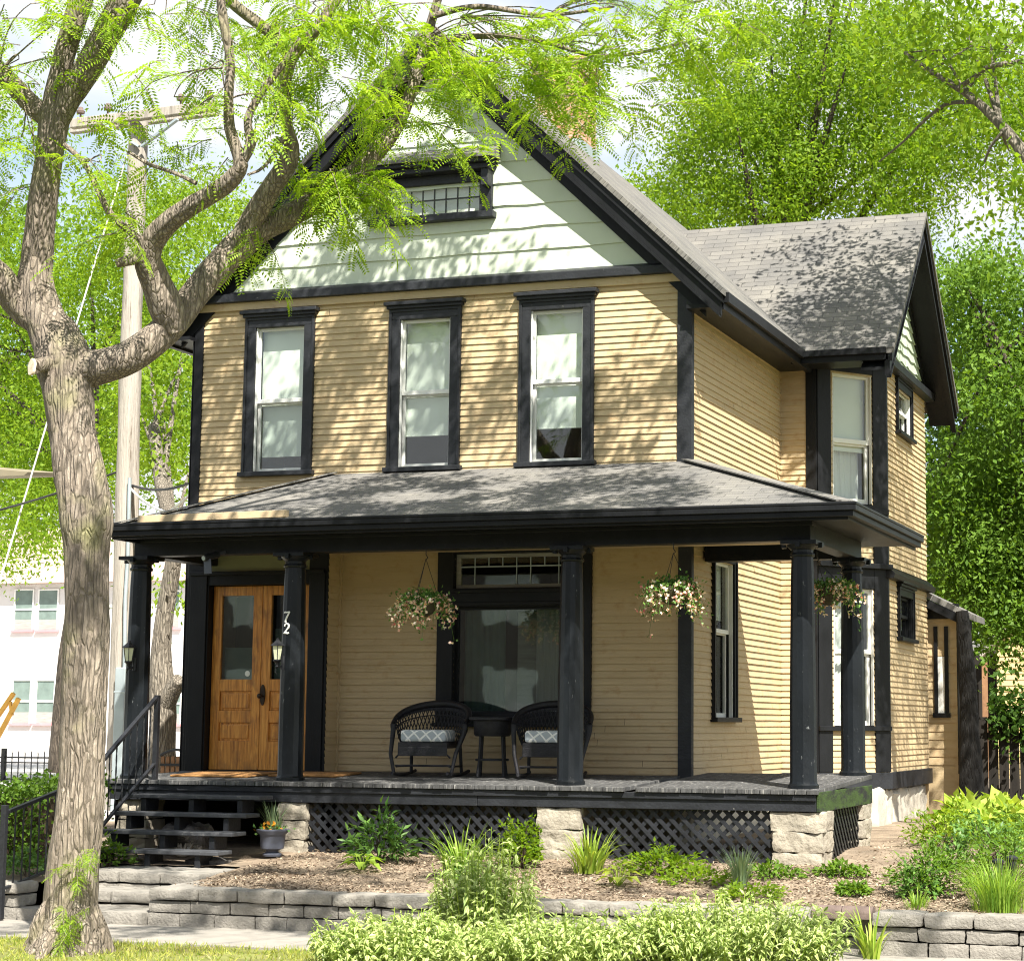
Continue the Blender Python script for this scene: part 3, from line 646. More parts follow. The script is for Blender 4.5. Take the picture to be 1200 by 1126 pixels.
mb = MB(); mb.box(.22, 4.16, -1.735, -1.70, 1.235, 1.388); mb.box(4.163, 7.385, -1.733, -1.70, 1.237, 1.386); mb.box(.22, 7.385, -1.752, -1.736, 1.33, 1.386); mb.box(.22, .25, -1.70, 0, 1.235, 1.385)
mb.build('deck_skirt', 'black_worn', H, bevel=.004)
mb = MB(); mb.box(7.388, 7.418, -1.735, .55, 1.235, 1.41); mb.build('deck_skirt', 'moss', H, bevel=.004)
# roof
G = .40, 7.74, -2.06, 1.15; zr, zw = 3.93, 4.63
mb = MB()
mb.add([(G[0], G[2], zr), (G[1], G[2], zr), (5.7, 0, zw), (1.7, 0, zw)], [(0, 1, 2, 3)])
pr = mb.build('porch_roof', 'shingle', H, uv=((0, 0, zw), (1, 0, 0), (0, -.947, -.32)))
mb = MB(); mb.add([(G[1], G[2], zr), (G[1], G[3], zr), (5.7, G[3], zw), (5.7, 0, zw)], [(0, 1, 2, 3)])
mb.build('porch_roof', 'shingle', H, uv=((0, 0, zw), (0, 1, 0), (.947, 0, -.32)))
mb = MB(); mb.add([(G[0], G[2], zr), (1.7, 0, zw), (G[0]-.1, 0, zr)], [(0, 1, 2)]); mb.build('porch_roof', 'shingle', H, uv=((0, 0, zw), (0, 1, 0), (-.9, 0, -.43)))
for hp in (((G[1], G[2], zr+.012), (5.7, 0, zw+.012)), ((G[0], G[2], zr+.012), (1.7, 0, zw+.012))):
    mb = MB(); mb.beam(hp[0], hp[1], .2, .012); mb.build('hip_cap', 'shingle', H, uv=((0, 0, 0), (.7, -.7, 0), (.3, .3, 0)))
mb = MB(); mb.add([(5.7, G[3], 3.84), (G[1], G[3], 3.84), (G[1], G[3], zr), (5.7, G[3], zw)], [(0, 1, 2, 3)]); mb.build('porch_end_wall', 'siding', H, fix=False)
mb = MB(); mb.box(G[0], G[1], G[2], -.03, 3.82, 3.85); mb.box(5.75, G[1], -.03, G[3], 3.82, 3.85); mb.box(G[0], G[0]+.03, G[2], 0, 3.85, 3.92)
mb.build('soffit', 'black_worn', H)
mb = MB()
for (d0, d1, za, zb) in ((0, .03, 3.775, 3.90), (.03, .085, 3.80, 3.85), (.03, .115, 3.85, 3.90), (.105, .12, 3.90, 3.925)):
    mb.box(G[0]-d1, G[1]+d1, G[2]-d1, G[2]-d0, za, zb); mb.box(G[1]+d0, G[1]+d1, G[2]-d0, G[3], za, zb); mb.box(G[0]-d1, G[0]-d0, G[2]-d0, 0, za, zb)
mb.build('gutter', 'black', H, bevel=.005)
mb = MB(); mb.beam((.62, -2.0, zr+.045), (2.24, -1.98, zr+.06), .08, .07); mb.build('loose_board', 'tan_board', H, bevel=.004)
mb = MB(); mb.box(.33, 7.32, -1.62, -1.44, 3.645, 3.82); mb.box(7.14, 7.32, -1.44, .60, 3.647, 3.82); mb.box(5.73, 7.14, .42, .60, 3.645, 3.82); mb.box(.33, .51, -1.44, 0, 3.647, 3.82)
mb.box(.31, 7.34, -1.64, -1.42, 3.78, 3.819)
mb.build('porch_beam', 'black', H, bevel=.006)
mb = MB(); mb.box(.5, 7.15, -1.43, -.02, 3.76, 3.79); mb.build('porch_ceiling', 'tan_board', H)
COLS = []
for (x, y) in ((.36, -1.52), (2.10, -1.52), (5.0, -1.52), (7.22, -1.52), (7.24, .50)):
    zb = decky(y)-.003; mb = MB()
    mb.lathe([(.142, zb), (.142, zb+.03), (.128, zb+.045), (.123, zb+.07), (.122, zb+.75), (.117, zb+1.2), (.106, 3.36), (.100, 3.50), (.112, 3.505), (.116, 3.52), (.112, 3.535), (.102, 3.54), (.102, 3.565), (.14, 3.60), (.145, 3.61)], x, y, 14)
    mb.box(x-.165, x+.165, y-.165, y+.165, 3.61, 3.646)
    for k in range(4):
        sx, sy = ((-1, 0), (1, 0), (0, -1), (0, 1))[k]; mb.box(x+sx*.17-.02, x+sx*.17+.02, y+sy*.17-.02, y+sy*.17+.02, 3.585, 3.632)
    COLS.append(mb.build('porch_column', 'column', H, smooth=22))
def glyph(ch, strokes, loc, h, parent, mat):
    mb = MB(); x, y, z = loc
    for pts in strokes:
        for (a, c) in zip(pts[:-1], pts[1:]):
            mb.beam((x+a[0]*h, y, z+a[1]*h), (x+c[0]*h, y, z+c[1]*h), .012, .019 if abs(a[1]-c[1]) > .2 else .015, up=(0, -1, 0)) if False else mb.tube([(x+a[0]*h, y, z+a[1]*h), (x+c[0]*h, y, z+c[1]*h)], [.0075*(a[2] if len(a) > 2 else 1), .0075*(c[2] if len(c) > 2 else 1)], 8)
    return mb.build(ch, mat, parent, smooth=60)
nx, ny = 2.10-.02, -1.52-.114
glyph('house_number', [[(-.26, .38, .9), (-.22, .5, 1.1), (.0, .46, 1.1), (.3, .5, 1)], [(.3, .5, 1), (.05, .08, 1.15), (-.1, -.25, 1.3), (-.12, -.5, 1.5)]], (nx, ny, 3.015), .10, COLS[1], 'digit')
glyph('house_number', [[(-.22, .25, 1), (-.16, .42, 1), (.0, .5, 1), (.18, .44, 1.1), (.26, .27, 1.3), (.2, .08, 1.3), (.0, -.15, 1), (-.28, -.45, .9)], [(-.28, -.45, 1), (-.1, -.40, 1.5), (.1, -.47, 1.4), (.27, -.40, 1)]], (nx, ny, 2.902), .10, COLS[1], 'digit')

# piers, lattice, foundation
def stone(mb, x0, x1, y0, y1, z0, z1, amp=.02, seed=0, n=5, rough=1.0):
    """one rough block: subdivided box with noisy faces"""
    def fc(o, a, c):
        vs = []
        for i in range(n+1):
            for j in range(n+1):
                p = Vector(o)+Vector(a)*(i/n)+Vector(c)*(j/n)
                q = Vector(((p.x-(x0+x1)/2)/(x1-x0)*2, (p.y-(y0+y1)/2)/(y1-y0)*2, (p.z-(z0+z1)/2)/(z1-z0)*2))
                rnd = sum(1 for k in q if abs(k) > .98)
                d = noise.noise(p*9+Vector((seed, seed*1.7, 0)))*amp+noise.noise(p*28+Vector((seed, 0, 3)))*amp*.5
                d -= (amp*.75*(rnd >= 2)+amp*.4*(rnd >= 3))*rough
                nn = Vector([math.copysign(1, k)*(abs(k) > .98) for k in q]); nn = nn.normalized() if nn.length else nn
                vs.append(p+nn*d)
        mb.add(vs, [(i*(n+1)+j, (i+1)*(n+1)+j, (i+1)*(n+1)+j+1, i*(n+1)+j+1) for i in range(n) for j in range(n)])
    dx, dy, dz = (x1-x0, 0, 0), (0, y1-y0, 0), (0, 0, z1-z0)
    fc((x0, y0, z0), dx, dz); fc((x0, y1, z0), dx, dz); fc((x0, y0, z0), dy, dz); fc((x1, y0, z0), dy, dz); fc((x0, y0, z1), dx, dy); fc((x0, y0, z0), dx, dy)
for k, (x0, x1, y0, y1, zb) in enumerate(((.30, .62, -1.70, -1.35, .7), (2.10, 2.38, -1.72, -1.40, .72), (4.76, 5.19, -1.72, -1.35, .70), (6.97, 7.44, -1.72, -1.3, .72), (7.02, 7.42, .1, .5, .75))):
    mb = MB(); hs = [zb, zb+.16, zb+.34, 1.236]
    for i in range(3): stone(mb, x0+random.uniform(-.015, .015), x1+random.uniform(-.015, .015), y0, y1, hs[i], hs[i+1]-.003, .022, k*7+i, 7, .25)
    if k == 3: stone(mb, 6.99, 7.52, -1.76, -1.3, .64, .73, .015, 99)
    mb.build('pier', 'limestone', H, smooth=45)
def lattice(fr, u0, u1, z0, z1, nsp=.118):
    mb = MB(); h = z1-z0
    for sg, nn in ((1, 0), (-1, .012)):
        u = u0-h
        while u < u1+h:
            a, c = (u, z0), (u+h, z1)
            if sg < 0: a, c = (u+h, z0), (u, z1)
            # clip in u
            def cl(p, q):
                if p[0] > q[0]: p, q = q, p
                if q[0] <= u0 or p[0] >= u1: return None
                s = (q[1]-p[1])/(q[0]-p[0])
                if p[0] < u0: p = (u0, p[1]+s*(u0-p[0]))
                if q[0] > u1: q = (u1, q[1]-s*(q[0]-u1))
                return p, q
            r = cl(a, c)
            if r and r[1][0]-r[0][0] > .03: mb.beam(fr.p(r[0][0], nn, r[0][1]), fr.p(r[1][0], nn, r[1][1]), .036, .008, up=tuple(fr.N))
            u += nsp
    return mb.build('lattice_panel', 'black_worn', H)
LF = Fr((0, -1.66, 0), (1, 0, 0), (0, -1, 0))
lattice(LF, 2.40, 4.75, .70, 1.24); lattice(LF, 5.20, 6.96, .68, 1.24); lattice(Fr((7.36, 0, 0), (0, 1, 0), (1, 0, 0)), -1.3, .10, .74, 1.24)
mb = MB(); mb.box(-.05, 2.0, -.25, 0, .5, 1.30); mb.build('foundation', 'room', H); mb = MB(); mb.box(.26, .29, -1.68, -.26, .6, 1.23); mb.build('deck_skirt', 'black', H); mb = MB(); stone(mb, 2.0, 5.69, -.3, .0, .5, 1.40, .02, 3, 18); stone(mb, 5.6, 5.72, 0, 3.7, .5, 1.26, .03, 4, 18);  # dark foundation piece and side skirt added to paint the shade under the porch
for i, (a, c) in enumerate(((4.0, 4.9), (4.92, 5.9), (5.92, 7.2))): stone(mb, 6.2, 6.79, a, c, .55, 1.25, .04, 5+i, 10)
mb.hexa([(5.7, 3.75, .55), (6.15, 3.75, .55), (6.78, 4.52, .55), (5.7, 4.52, .55), (5.7, 3.75, 1.25), (6.15, 3.75, 1.25), (6.78, 4.52, 1.25), (5.7, 4.52, 1.25)])
mb.build('foundation', 'foundation', H, smooth=50)
# rear lean-to
LT = Fr((6.6, 7.42, 0), (1, 0, 0), (0, -1, 0))
lap_wall(LT, 1.37, 3.66, .11, .014, lambda z: (0, .56 if z < 3.48 else .2), [], parent=H)
mb = MB(); LT.box(mb, 0, .57, -.02, .012, .8, 1.37); mb.build('skirt_board', 'siding', H); mb = MB(); mb.box(6.7, 7.165, 7.43, 8.1, .8, 3.42); mb.build('clapboard_wall', 'darkfence', H)  # lean-to side wall coloured near black to stand for its shade
mb = MB(); mb.prism([(6.62, 7.2, 3.84), (7.42, 7.2, 3.44), (7.42, 7.2, 3.36), (6.62, 7.2, 3.76)], (0, 1.0, 0)); mb.build('roof', 'shingle', H, uv=((6.6, 7.2, 3.8), (0, 1, 0), (.9, 0, -.45)))
mb = MB(); mb.box(6.62, 7.20, 7.38, 7.42, 3.40, 3.60); mb.prism([(6.64, 7.18, 3.75), (7.40, 7.18, 3.36), (7.40, 7.18, 3.24), (6.64, 7.18, 3.63)], (0, .03, 0)); LT.box(mb, .26, .31, 0, .04, 2.15, 3.3); LT.box(mb, .40, .45, 0, .04, 2.15, 3.3); LT.box(mb, .24, .47, 0, .06, 2.1, 2.16); mb.build('eave_trim', 'black', H)
mb = MB(); LT.box(mb, .31, .40, 0, .02, 2.16, 2.9); mb.build('window', 'white', H)
# ------------------------------------------------------------------ ground
def struct(o): o['kind'] = 'structure'; return o
mb = MB(); mb.add([(-500, -60, .27), (500, -60, .27), (500, 900, .27), (-500, 900, .27)], [(0, 1, 2, 3)])
struct(mb.build('ground', pm('far_ground', (.10, .11, .05), .95, .3, .5, .3, 5)))
mb = MB(); mb.box(-80, 80, -18.5, -9.2, .0, .275); struct(mb.build('road', 'asphalt'))
mb = MB(); mb.box(-80, 80, -9.2, -9.05, .0, .40); struct(mb.build('kerb', 'concrete', bevel=.02))
mb = MB(); mb.box(-80, 80, -20.5, -18.5, .0, .41); struct(mb.build('pavement', 'concrete'))
mb = MB()
for k in range(-28, 30):
    x = k*1.22+.4; mb.box(x+.006, x+1.214, -5.42, -4.30, .1, .322+random.uniform(-.004, .004))
struct(mb.build('sidewalk', 'concrete', bevel=.008))
def yz(x, y):
    t = max(0, min(1, (y+4.1)/2.4)); z = .595+.175*t
    if y > -1.7: z += .07*min(1, (y+1.7)/1.7)
    return z
def gz(x, y): return yz(x, y)+.022*noise.noise(Vector((x*1.3, y*1.3, 0)))+.012*noise.noise(Vector((x*5, y*5, 2)))
def sheet(mb, xs, ys, fz):
    nx, ny = len(xs), len(ys); mb.add([(x, y, fz(x, y)) for x in xs for y in ys], [(i*ny+j, (i+1)*ny+j, (i+1)*ny+j+1, i*ny+j+1) for i in range(nx-1) for j in range(ny-1)])
lin = lambda a, b, n: [a+(b-a)*i/n for i in range(n+1)]
mb = MB()
sheet(mb, lin(2.3, 14, 110), lin(-4.12, 1.2, 50), gz); sheet(mb, lin(2.3, 14, 40), lin(1.2, 14, 40), gz)
sheet(mb, lin(.98, 2.3, 10), lin(-2.78, 1.2, 26), gz); sheet(mb, lin(-9, .98, 50), lin(-4.12, 1.2, 30), gz); sheet(mb, lin(-9, 2.3, 20), lin(1.2, 14, 20), gz)
sheet(mb, lin(-80, -9, 6), lin(-4.12, 14, 6), yz); sheet(mb, lin(14, 80, 6), lin(-4.12, 14, 6), yz); sheet(mb, lin(-80, 80, 12), lin(14, 90, 8), yz)
struct(mb.build('garden_bed', 'dirt', smooth=80, fix=False))
VERGE = lambda x, y: .305+.03*noise.noise(Vector((x*.9, y*.9, 5)))+.012*noise.noise(Vector((x*4, y*4, 1)))
mb = MB(); sheet(mb, lin(-4, 16, 80), lin(-9.05, -5.43, 26), VERGE); sheet(mb, lin(-80, -4, 6), lin(-9.05, -5.43, 4), lambda x, y: .3); sheet(mb, lin(16, 80, 6), lin(-9.05, -5.43, 4), lambda x, y: .3)
struct(mb.build('lawn', pm('lawn_soil', (.17, .18, .05), .95, .4, 4, .6, 40, wear=(.22, .16, .09), wthr=(.5, .7), wscale=1.5), smooth=80, fix=False))

mb = MB(); sheet(mb, lin(11.2, 60, 40), lin(-3.9, 9.9, 14), lambda x, y: gz(x, y)+.03); sheet(mb, lin(-60, -3.4, 40), lin(-4.0, 1.2, 8), lambda x, y: gz(x, y)+.03)
struct(mb.build('lawn', bpy.data.materials['lawn_soil'], smooth=80, fix=False))

# ------------------------------------------------------------------ leaves, blades
def unit(a): return a/np.maximum(np.linalg.norm(a, axis=-1, keepdims=True), 1e-9)
def leaves(P, D, Nn, Ls, Ws, fold=.12, curl=.15):
    P = np.asarray(P, float); D = unit(np.asarray(D, float)); Nn = np.asarray(Nn, float); n = len(P)
    Sd = unit(np.cross(D, Nn)); Nn = np.cross(Sd, D); Ls = np.broadcast_to(Ls, (n,))[:, None]; Ws = np.broadcast_to(Ws, (n,))[:, None]
    V = np.stack([P, P+D*Ls*.42+Sd*Ws*.5+Nn*Ws*fold, P+D*Ls-Nn*Ls*curl, P+D*Ls*.42-Sd*Ws*.5+Nn*Ws*fold, P+D*Ls*.5-Nn*Ls*curl*.15], 1)
    b = np.arange(n)[:, None]*5
    F = np.concatenate([b+np.array([[0, 1, 2, 4]]), b+np.array([[0, 4, 2, 3]])], 0)
    UV = np.tile(np.array([[.5, 0], [1, .45], [.5, 1], [0, .45], [.5, .5]]), (n, 1))
    return V.reshape(-1, 3), F, UV
def kites(P, D, Nn, Ls, Ws):
    P = np.asarray(P, float); D = unit(np.asarray(D, float)); n = len(P); Sd = unit(np.cross(D, Nn)); Ls = np.broadcast_to(Ls, (n,))[:, None]; Ws = np.broadcast_to(Ws, (n,))[:, None]
    V = np.stack([P, P+D*Ls*.45+Sd*Ws*.5, P+D*Ls, P+D*Ls*.45-Sd*Ws*.5], 1).reshape(-1, 3)
    return V, np.arange(4*n).reshape(n, 4)
def blades(c, n, ln, wd, spread=.05, lean=(.15, .9), seg=5, up=1.0, seed=0):
    rg = np.random.default_rng(seed); V = []; F = []
    for i in range(n):
        a = rg.uniform(0, 2*math.pi); le = rg.uniform(*lean); l = ln*rg.uniform(.65, 1.1); wv = wd*rg.uniform(.7, 1.15)
        p = Vector(c)+Vector((math.cos(a), math.sin(a), 0))*spread*rg.uniform(.1, 1); out = Vector((math.cos(a), math.sin(a), 0)); sd_ = Vector((-math.sin(a), math.cos(a), 0)); th = le*.35; b0 = len(V)
        for k in range(seg+1):
            t = k/seg; ww = wv*(1-t**1.7)*.5+.0008
            V += [p-sd_*ww, p+sd_*ww]; th2 = th+le*1.6*t**1.3
            p = p+(out*math.sin(th2)+Vector((0, 0, up))*math.cos(th2))*(l/seg)
        F += [(b0+2*k, b0+2*k+1, b0+2*k+3, b0+2*k+2) for k in range(seg)]
    return V, F
def join(parts, uv=False):
    V = []; F = []; U = []; o = 0
    for q in parts: V.append(np.asarray(q[0], float)); F.append(np.asarray(q[1])+o); o += len(q[0]); U.append(q[2] if uv else None)
    return (np.concatenate(V), np.concatenate(F)) + ((np.concatenate(U),) if uv else ())
def rdir(n, zb=0, rg=rng):
    d = rg.normal(size=(n, 3)); d[:, 2] += zb; return unit(d)

# mulch and grass
n = 24000; x = rng.uniform(2.35, 9.2, n*2); y = rng.uniform(-4.1, -1.72, n*2)
k = (rng.uniform(size=2*n) < .75+.25*np.sin(x*2+y*3)); x = x[k][:n]; y = y[k][:n]
x2 = rng.uniform(7.5, 12, 8000); y2 = rng.uniform(-4.1, 3, 8000); x = np.concatenate([x, x2]); y = np.concatenate([y, y2]); n = len(x)
z = np.array([gz(a, c) for a, c in zip(x, y)])+.008
d = rdir(n); d[:, 2] *= .25; nn = rdir(n, 2.5)
V, F = kites(np.stack([x, y, z], 1), d, nn, rng.uniform(.015, .05, n), rng.uniform(.007, .018, n))
o = npmesh('mulch', V, F, 'chip'); tag(o, 'brown wood chip mulch spread over the garden bed behind the block wall', 'mulch', kind='stuff')
n = 42000; x = rng.uniform(-1, 12, n); y = -5.44-rng.uniform(0, 1, n)**1.4*2.6
k = np.array([noise.noise(Vector((a*1.4, c*1.4, 9))) for a, c in zip(x, y)]) > rng.uniform(-.75, .12, n); x = x[k]; y = y[k]; n = len(x)
z = np.array([VERGE(a, c) for a, c in zip(x, y)])
d = rdir(n, 1.1); d[:, 2] = np.abs(d[:, 2]); V, F = kites(np.stack([x, y, z-.004], 1), d, rdir(n), rng.uniform(.03, .075, n), rng.uniform(.005, .009, n))
o = npmesh('grass', V, F, 'grassblade'); tag(o, 'short patchy yellow green grass on the street verge', 'grass', kind='stuff')

# ------------------------------------------------------------------ retaining walls and stone steps
def blockwall(x0, x1, name, label, yf=-4.30, seed=0):
    t = thing(name, label, 'retaining wall', ((x0+x1)/2, yf, .3)); rs = random.Random(seed)
    for ci, (za, zb, dy) in enumerate(((.26, .422, 0), (.424, .524, .012))):
        mb = MB(); x = x0
        while x < x1-.05:
            e = min(x1, x+rs.uniform(.29, .42)); e = x1 if x1-e < .12 else e
            stone(mb, x+.003, e-.003, yf+dy+rs.uniform(-.008, .008), yf+.26, za, zb-.001, .012, rs.uniform(0, 90), 5, .6); x = e
        mb.build('block_course', 'wallblock', t, smooth=50)
    mb = MB(); x = x0
    while x < x1-.05:
        e = min(x1, x+rs.uniform(.36, .5)); e = x1 if x1-e < .15 else e
        stone(mb, x+.003, e-.003, yf-.012+rs.uniform(-.008, .008), yf+.28, .527, .63+rs.uniform(-.004, .004), .013, rs.uniform(0, 90), 5); x = e
    mb.build('cap_course', 'wallblock', t, smooth=50); return t
blockwall(2.28, 7.93, 'retaining_wall', 'low grey rock faced block wall holding the mulch bed between the stone steps and the brown coping', seed=1)
blockwall(8.40, 15, 'retaining_wall', 'low grey rock faced block wall below the leafy bushes beyond the brown coping', seed=2)
blockwall(-9, 1.03, 'retaining_wall', 'low grey rock faced block wall under the clipped hedge', seed=3)
t = thing('garden_coping', 'short row of rounded brown coping stones at the garden path between two grey block walls', 'coping', (8.16, -4.2, .3))
mb = MB(); stone(mb, 7.94, 8.39, -4.12, -3.98, .28, .42, .012, 4, 5); stone(mb, 7.94, 8.39, -4.10, -3.96, .424, .575, .012, 6, 5); mb.build('block_course', 'wallblock', t, smooth=50)
mb = MB()
for a, c in ((7.935, 8.16), (8.165, 8.395)):
    mb.prism([(a, -4.2+.06*math.cos(q), .612+.05*math.sin(q)) for q in np.linspace(0, math.pi, 9)]+[(a, -4.26, .57), (a, -4.14, .57)], (c-a, 0, 0))
mb.build('coping_stone', 'brown_cap', t, smooth=40)
t = thing('stone_steps', 'three low grey block steps rising from the sidewalk to the wooden porch steps', 'steps', (1.65, -3.6, .3))
for k, (ya, yb, zt) in enumerate(((-4.34, -3.8, .425), (-3.92, -3.38, .55), (-3.45, -2.72, .68))):
    mb = MB(); x = 1.04; rs = random.Random(20+k)
    while x < 2.26:
        e = min(2.27, x+rs.uniform(.28, .42)); e = 2.27 if 2.27-e < .15 else e
        if k: stone(mb, x+.003, e-.003, ya, yb, .28, zt-.105, .01, rs.uniform(0, 90), 3)
        stone(mb, x+.003, e-.003, ya-.012, yb, zt-.1 if k else .28, zt, .012, rs.uniform(0, 90), 5); x = e
    mb.build('step', 'wallblock', t, smooth=50)
mb = MB(); rs = random.Random(5)
for k in range(4): stone(mb, 2.285, 2.5, -4.0+.33*k, -3.68+.33*k, .42, .628, .012, k, 4)
mb.build('side_block', 'wallblock', t, smooth=50)

# ------------------------------------------------------------------ wooden steps, rails, mats, urn
t = thing('porch_steps', 'four open black wooden steps leading up to the porch beside the front doors', 'steps', (1.37, -2.3, .7))
for k in range(4):
    yc = -1.93-.25*k; zt = 1.30-.158*k; mb = MB(); mb.box(.62 if k < 3 else .72, 2.08, yc-.15, yc+.12, zt-.036, zt); mb.build('tread', 'tread', t, bevel=.006)
    for fx in (.07, .45, .83):
        mb = MB(); X = .68+1.38*fx; mb.box(X, X+.055, yc-.115, yc+.12, max(.66, zt-.16), zt-.037); mb.build('stringer', 'black_worn', t, bevel=.004)
mb = MB(); stone(mb, 1.05, 1.5, -2.2, -1.85, .6, 1.02, .06, 41, 8)
set_root_origin(tag(mb.build('boulder', 'rock', smooth=60), 'grey boulder lying in the shade under the open porch steps', 'boulder'), (1.3, -2.1, .7))
mb = MB(); stone(mb, 1.62, 2.0, -2.62, -2.38, .62, .75, .04, 47, 6)
set_root_origin(tag(mb.build('flat_rock', 'rock', smooth=60), 'small flat rock on the soil below the lowest porch step', 'rock'), (1.8, -2.5, .66))
mb = MB()
for i in range(9):
    a = math.pi*(i/8); q = Vector((1.42+.085*math.cos(a), -2.33+.03*math.sin(3*a), .83)); mb.tube([(1.42+.03*math.cos(a), -2.33, .76), q, q+Vector((.02*math.cos(a), 0, .035))], [.02, .013, .003], 6)
mb.ball((1.42, -2.33, .76), .06, 8, .5)
set_root_origin(tag(mb.build('spiky_ornament', 'foundation', smooth=60), 'small pale spiky ornament under the porch steps', 'ornament'), (1.42, -2.33, .72))

def handrail(name, label, p_lo, p_hi, gap_lo, gap_hi, posts, n):
    """top rail p_lo->p_hi, bottom rail gap below, balusters between"""
    t = thing(name, label, 'handrail', (p_lo[0], p_lo[1], posts[0][1])); a, b_ = Vector(p_lo), Vector(p_hi); dl, dh = Vector((0, 0, gap_lo)), Vector((0, 0, gap_hi))
    mb = MB(); mb.beam(a, b_, .045, .03); mb.build('top_rail', 'iron', t, bevel=.004)
    mb = MB(); mb.beam(a-dl, b_-dh, .035, .022); mb.build('bottom_rail', 'iron', t, bevel=.003)
    for (f, zb, zt) in posts:
        q = a.lerp(b_, f); mb = MB(); mb.box(q.x-.024, q.x+.024, q.y-.024, q.y+.024, zb if zb < 5 else zb, zt if zt else q.z+.01); mb.build('post', 'iron', t, bevel=.004)
    for i in range(1, n):
        f = i/n; q = a.lerp(b_, f); lo = q-dl.lerp(dh, f); h = q.z-lo.z; mb = MB()
        for s0 in np.linspace(0, 1, 13)[:-1]:
            ang = s0*9; r = .0085
            mb.hexa([Vector((q.x+r*math.cos(ang+j*math.pi/2), q.y+r*math.sin(ang+j*math.pi/2), lo.z+h*s0)) for j in range(4)]+[Vector((q.x+r*math.cos(ang+.6+j*math.pi/2), q.y+r*math.sin(ang+.6+j*math.pi/2), lo.z+h*(s0+1/12))) for j in range(4)])
        mb.build('baluster', 'iron', t)
handrail('iron_handrail', 'black iron handrail with twisted balusters climbing the wooden porch steps', (.70, -2.95, 1.40), (.72, -1.72, 2.245), .62, .65, ((0, .66, 0), (1, 1.42, 0)), 11)
P0 = at(6, 1076, Z=.33); a = at(9, 951, X=P0.x); c = at(63, 929, X=P0.x); e = c+(c-a)*1.1; g0 = a.z-at(9, 1040, X=P0.x).z; g1 = g0+.03
handrail('iron_handrail', 'black iron handrail beside the stone steps behind the big trunk', a, e, g0, g1+.02, ((-.03, .33, a.z+.06), (1, .6, 0)), 12)
for k, (x0, x1, y0, y1, lb) in enumerate(((.62, 1.50, -1.28, -.55, 'brown coir doormat in front of the oak double doors'), (1.60, 2.35, -1.05, -.45, 'brown coir mat just behind the numbered porch column'))):
    mb = MB(); zz = decky((y0+y1)/2); mb.hexa([(x0, y0, decky(y0)+.002), (x1, y0, decky(y0)+.002), (x1, y1, decky(y1)+.002), (x0, y1, decky(y1)+.002), (x0, y0, decky(y0)+.022), (x1, y0, decky(y0)+.022), (x1, y1, decky(y1)+.022), (x0, y1, decky(y1)+.022)])
    set_root_origin(tag(mb.build('doormat', 'coir', bevel=.008), lb, 'doormat'), ((x0+x1)/2, (y0+y1)/2, zz))
ux, uy, uz = 2.27, -2.15, .755
t = thing('garden_urn', 'slate blue footed urn planted with grasses and orange pansies beside the porch steps', 'urn', (ux, uy, uz))
mb = MB(); mb.lathe([(.085, uz), (.09, uz+.02), (.055, uz+.04), (.06, uz+.055), (.105, uz+.07), (.112, uz+.1), (.12, uz+.2), (.15, uz+.225), (.155, uz+.245), (.135, uz+.25), (.12, uz+.23)], ux, uy, 28, cap=False); mb.build('bowl', 'urn', t, smooth=50)
mb = MB(); mb.lathe([(.001, uz+.235), (.124, uz+.23)], ux, uy, 20, cap=False); mb.build('soil', 'soil', t)
V, F = blades((ux, uy, uz+.23), 46, .30, .008, .07, (.1, .8), 5, seed=3); npmesh('grass_tuft', V, F, 'leaf_blue', t)
P = np.array([ux, uy, uz+.26])+rng.normal(size=(26, 3))*[.05, .04, .018]+[.01, -.06, .02]; V, F = kites(P, rdir(26), rdir(26, 1), .035, .035); npmesh('pansy', V, F, 'pansy', t)
P = np.array([ux, uy, uz+.25])+rng.normal(size=(160, 3))*[.06, .06, .02]; V, F = kites(P, rdir(160, .4), rdir(160, 1), .04, .022); npmesh('foliage', V, F, 'leaf_shrub', t)

# ------------------------------------------------------------------ lanterns, camera
def lantern(px, py, Y, colx, label):
    c = at(px, py, Y=Y); x, y, z = c; t = thing('wall_lantern', label, 'lantern', (x, y, z-.18), 'lanterns on the porch columns')
    mb = MB(); mb.lathe([(.001, z+.155), (.014, z+.15), (.016, z+.135), (.03, z+.12), (.075, z+.085), (.078, z+.078), (.055, z+.075)], x, y, 6)
    mb.build('cap', 'iron', t)
    mb = MB(); mb.lathe([(.036, z-.055), (.056, z+.075)], x, y, 6); mb.build('lamp_glass', 'lampglass', t)
    mb = MB()
    for j in range(6):
        q = 2*math.pi*j/6; mb.beam((x+.037*math.cos(q), y+.037*math.sin(q), z-.055), (x+.057*math.cos(q), y+.057*math.sin(q), z+.077), .007, .007)
    mb.lathe([(.04, z-.055), (.042, z-.065), (.02, z-.085), (.012, z-.11), (.016, z-.125), (.001, z-.14)], x, y, 10)
    mb.build('cage', 'iron', t)
    mb = MB(); mb.tube([(x, y, z-.09), (x+(colx-x)*.5, y+.03, z-.13), (colx, -1.52-.09, z-.09)], .009, 8); mb.tube([(colx, -1.52-.13, z-.15), (colx, -1.52-.13, z-.02)], .02, 8); mb.tube([(x, y, z-.1), (x-.02, y, z-.17), (x, y, z-.2)], [.008, .006, .002], 6); mb.build('bracket', 'iron', t, smooth=60)
lantern(325, 766, -1.72, 2.06, 'small black lantern on the numbered porch column')
lantern(151, 768, -1.72, .40, 'small black lantern on the porch column behind the iron stair rail')
c = at(246, 653, Y=-1.72); t = thing('security_camera', 'small black security camera under the porch beam above the doors', 'camera', tuple(c))
mb = MB(); mb.tube([c+Vector((-.01, -.10, -.015)), c+Vector((.05, .06, .03))], .034, 14); mb.build('body', 'iron', t, smooth=40)
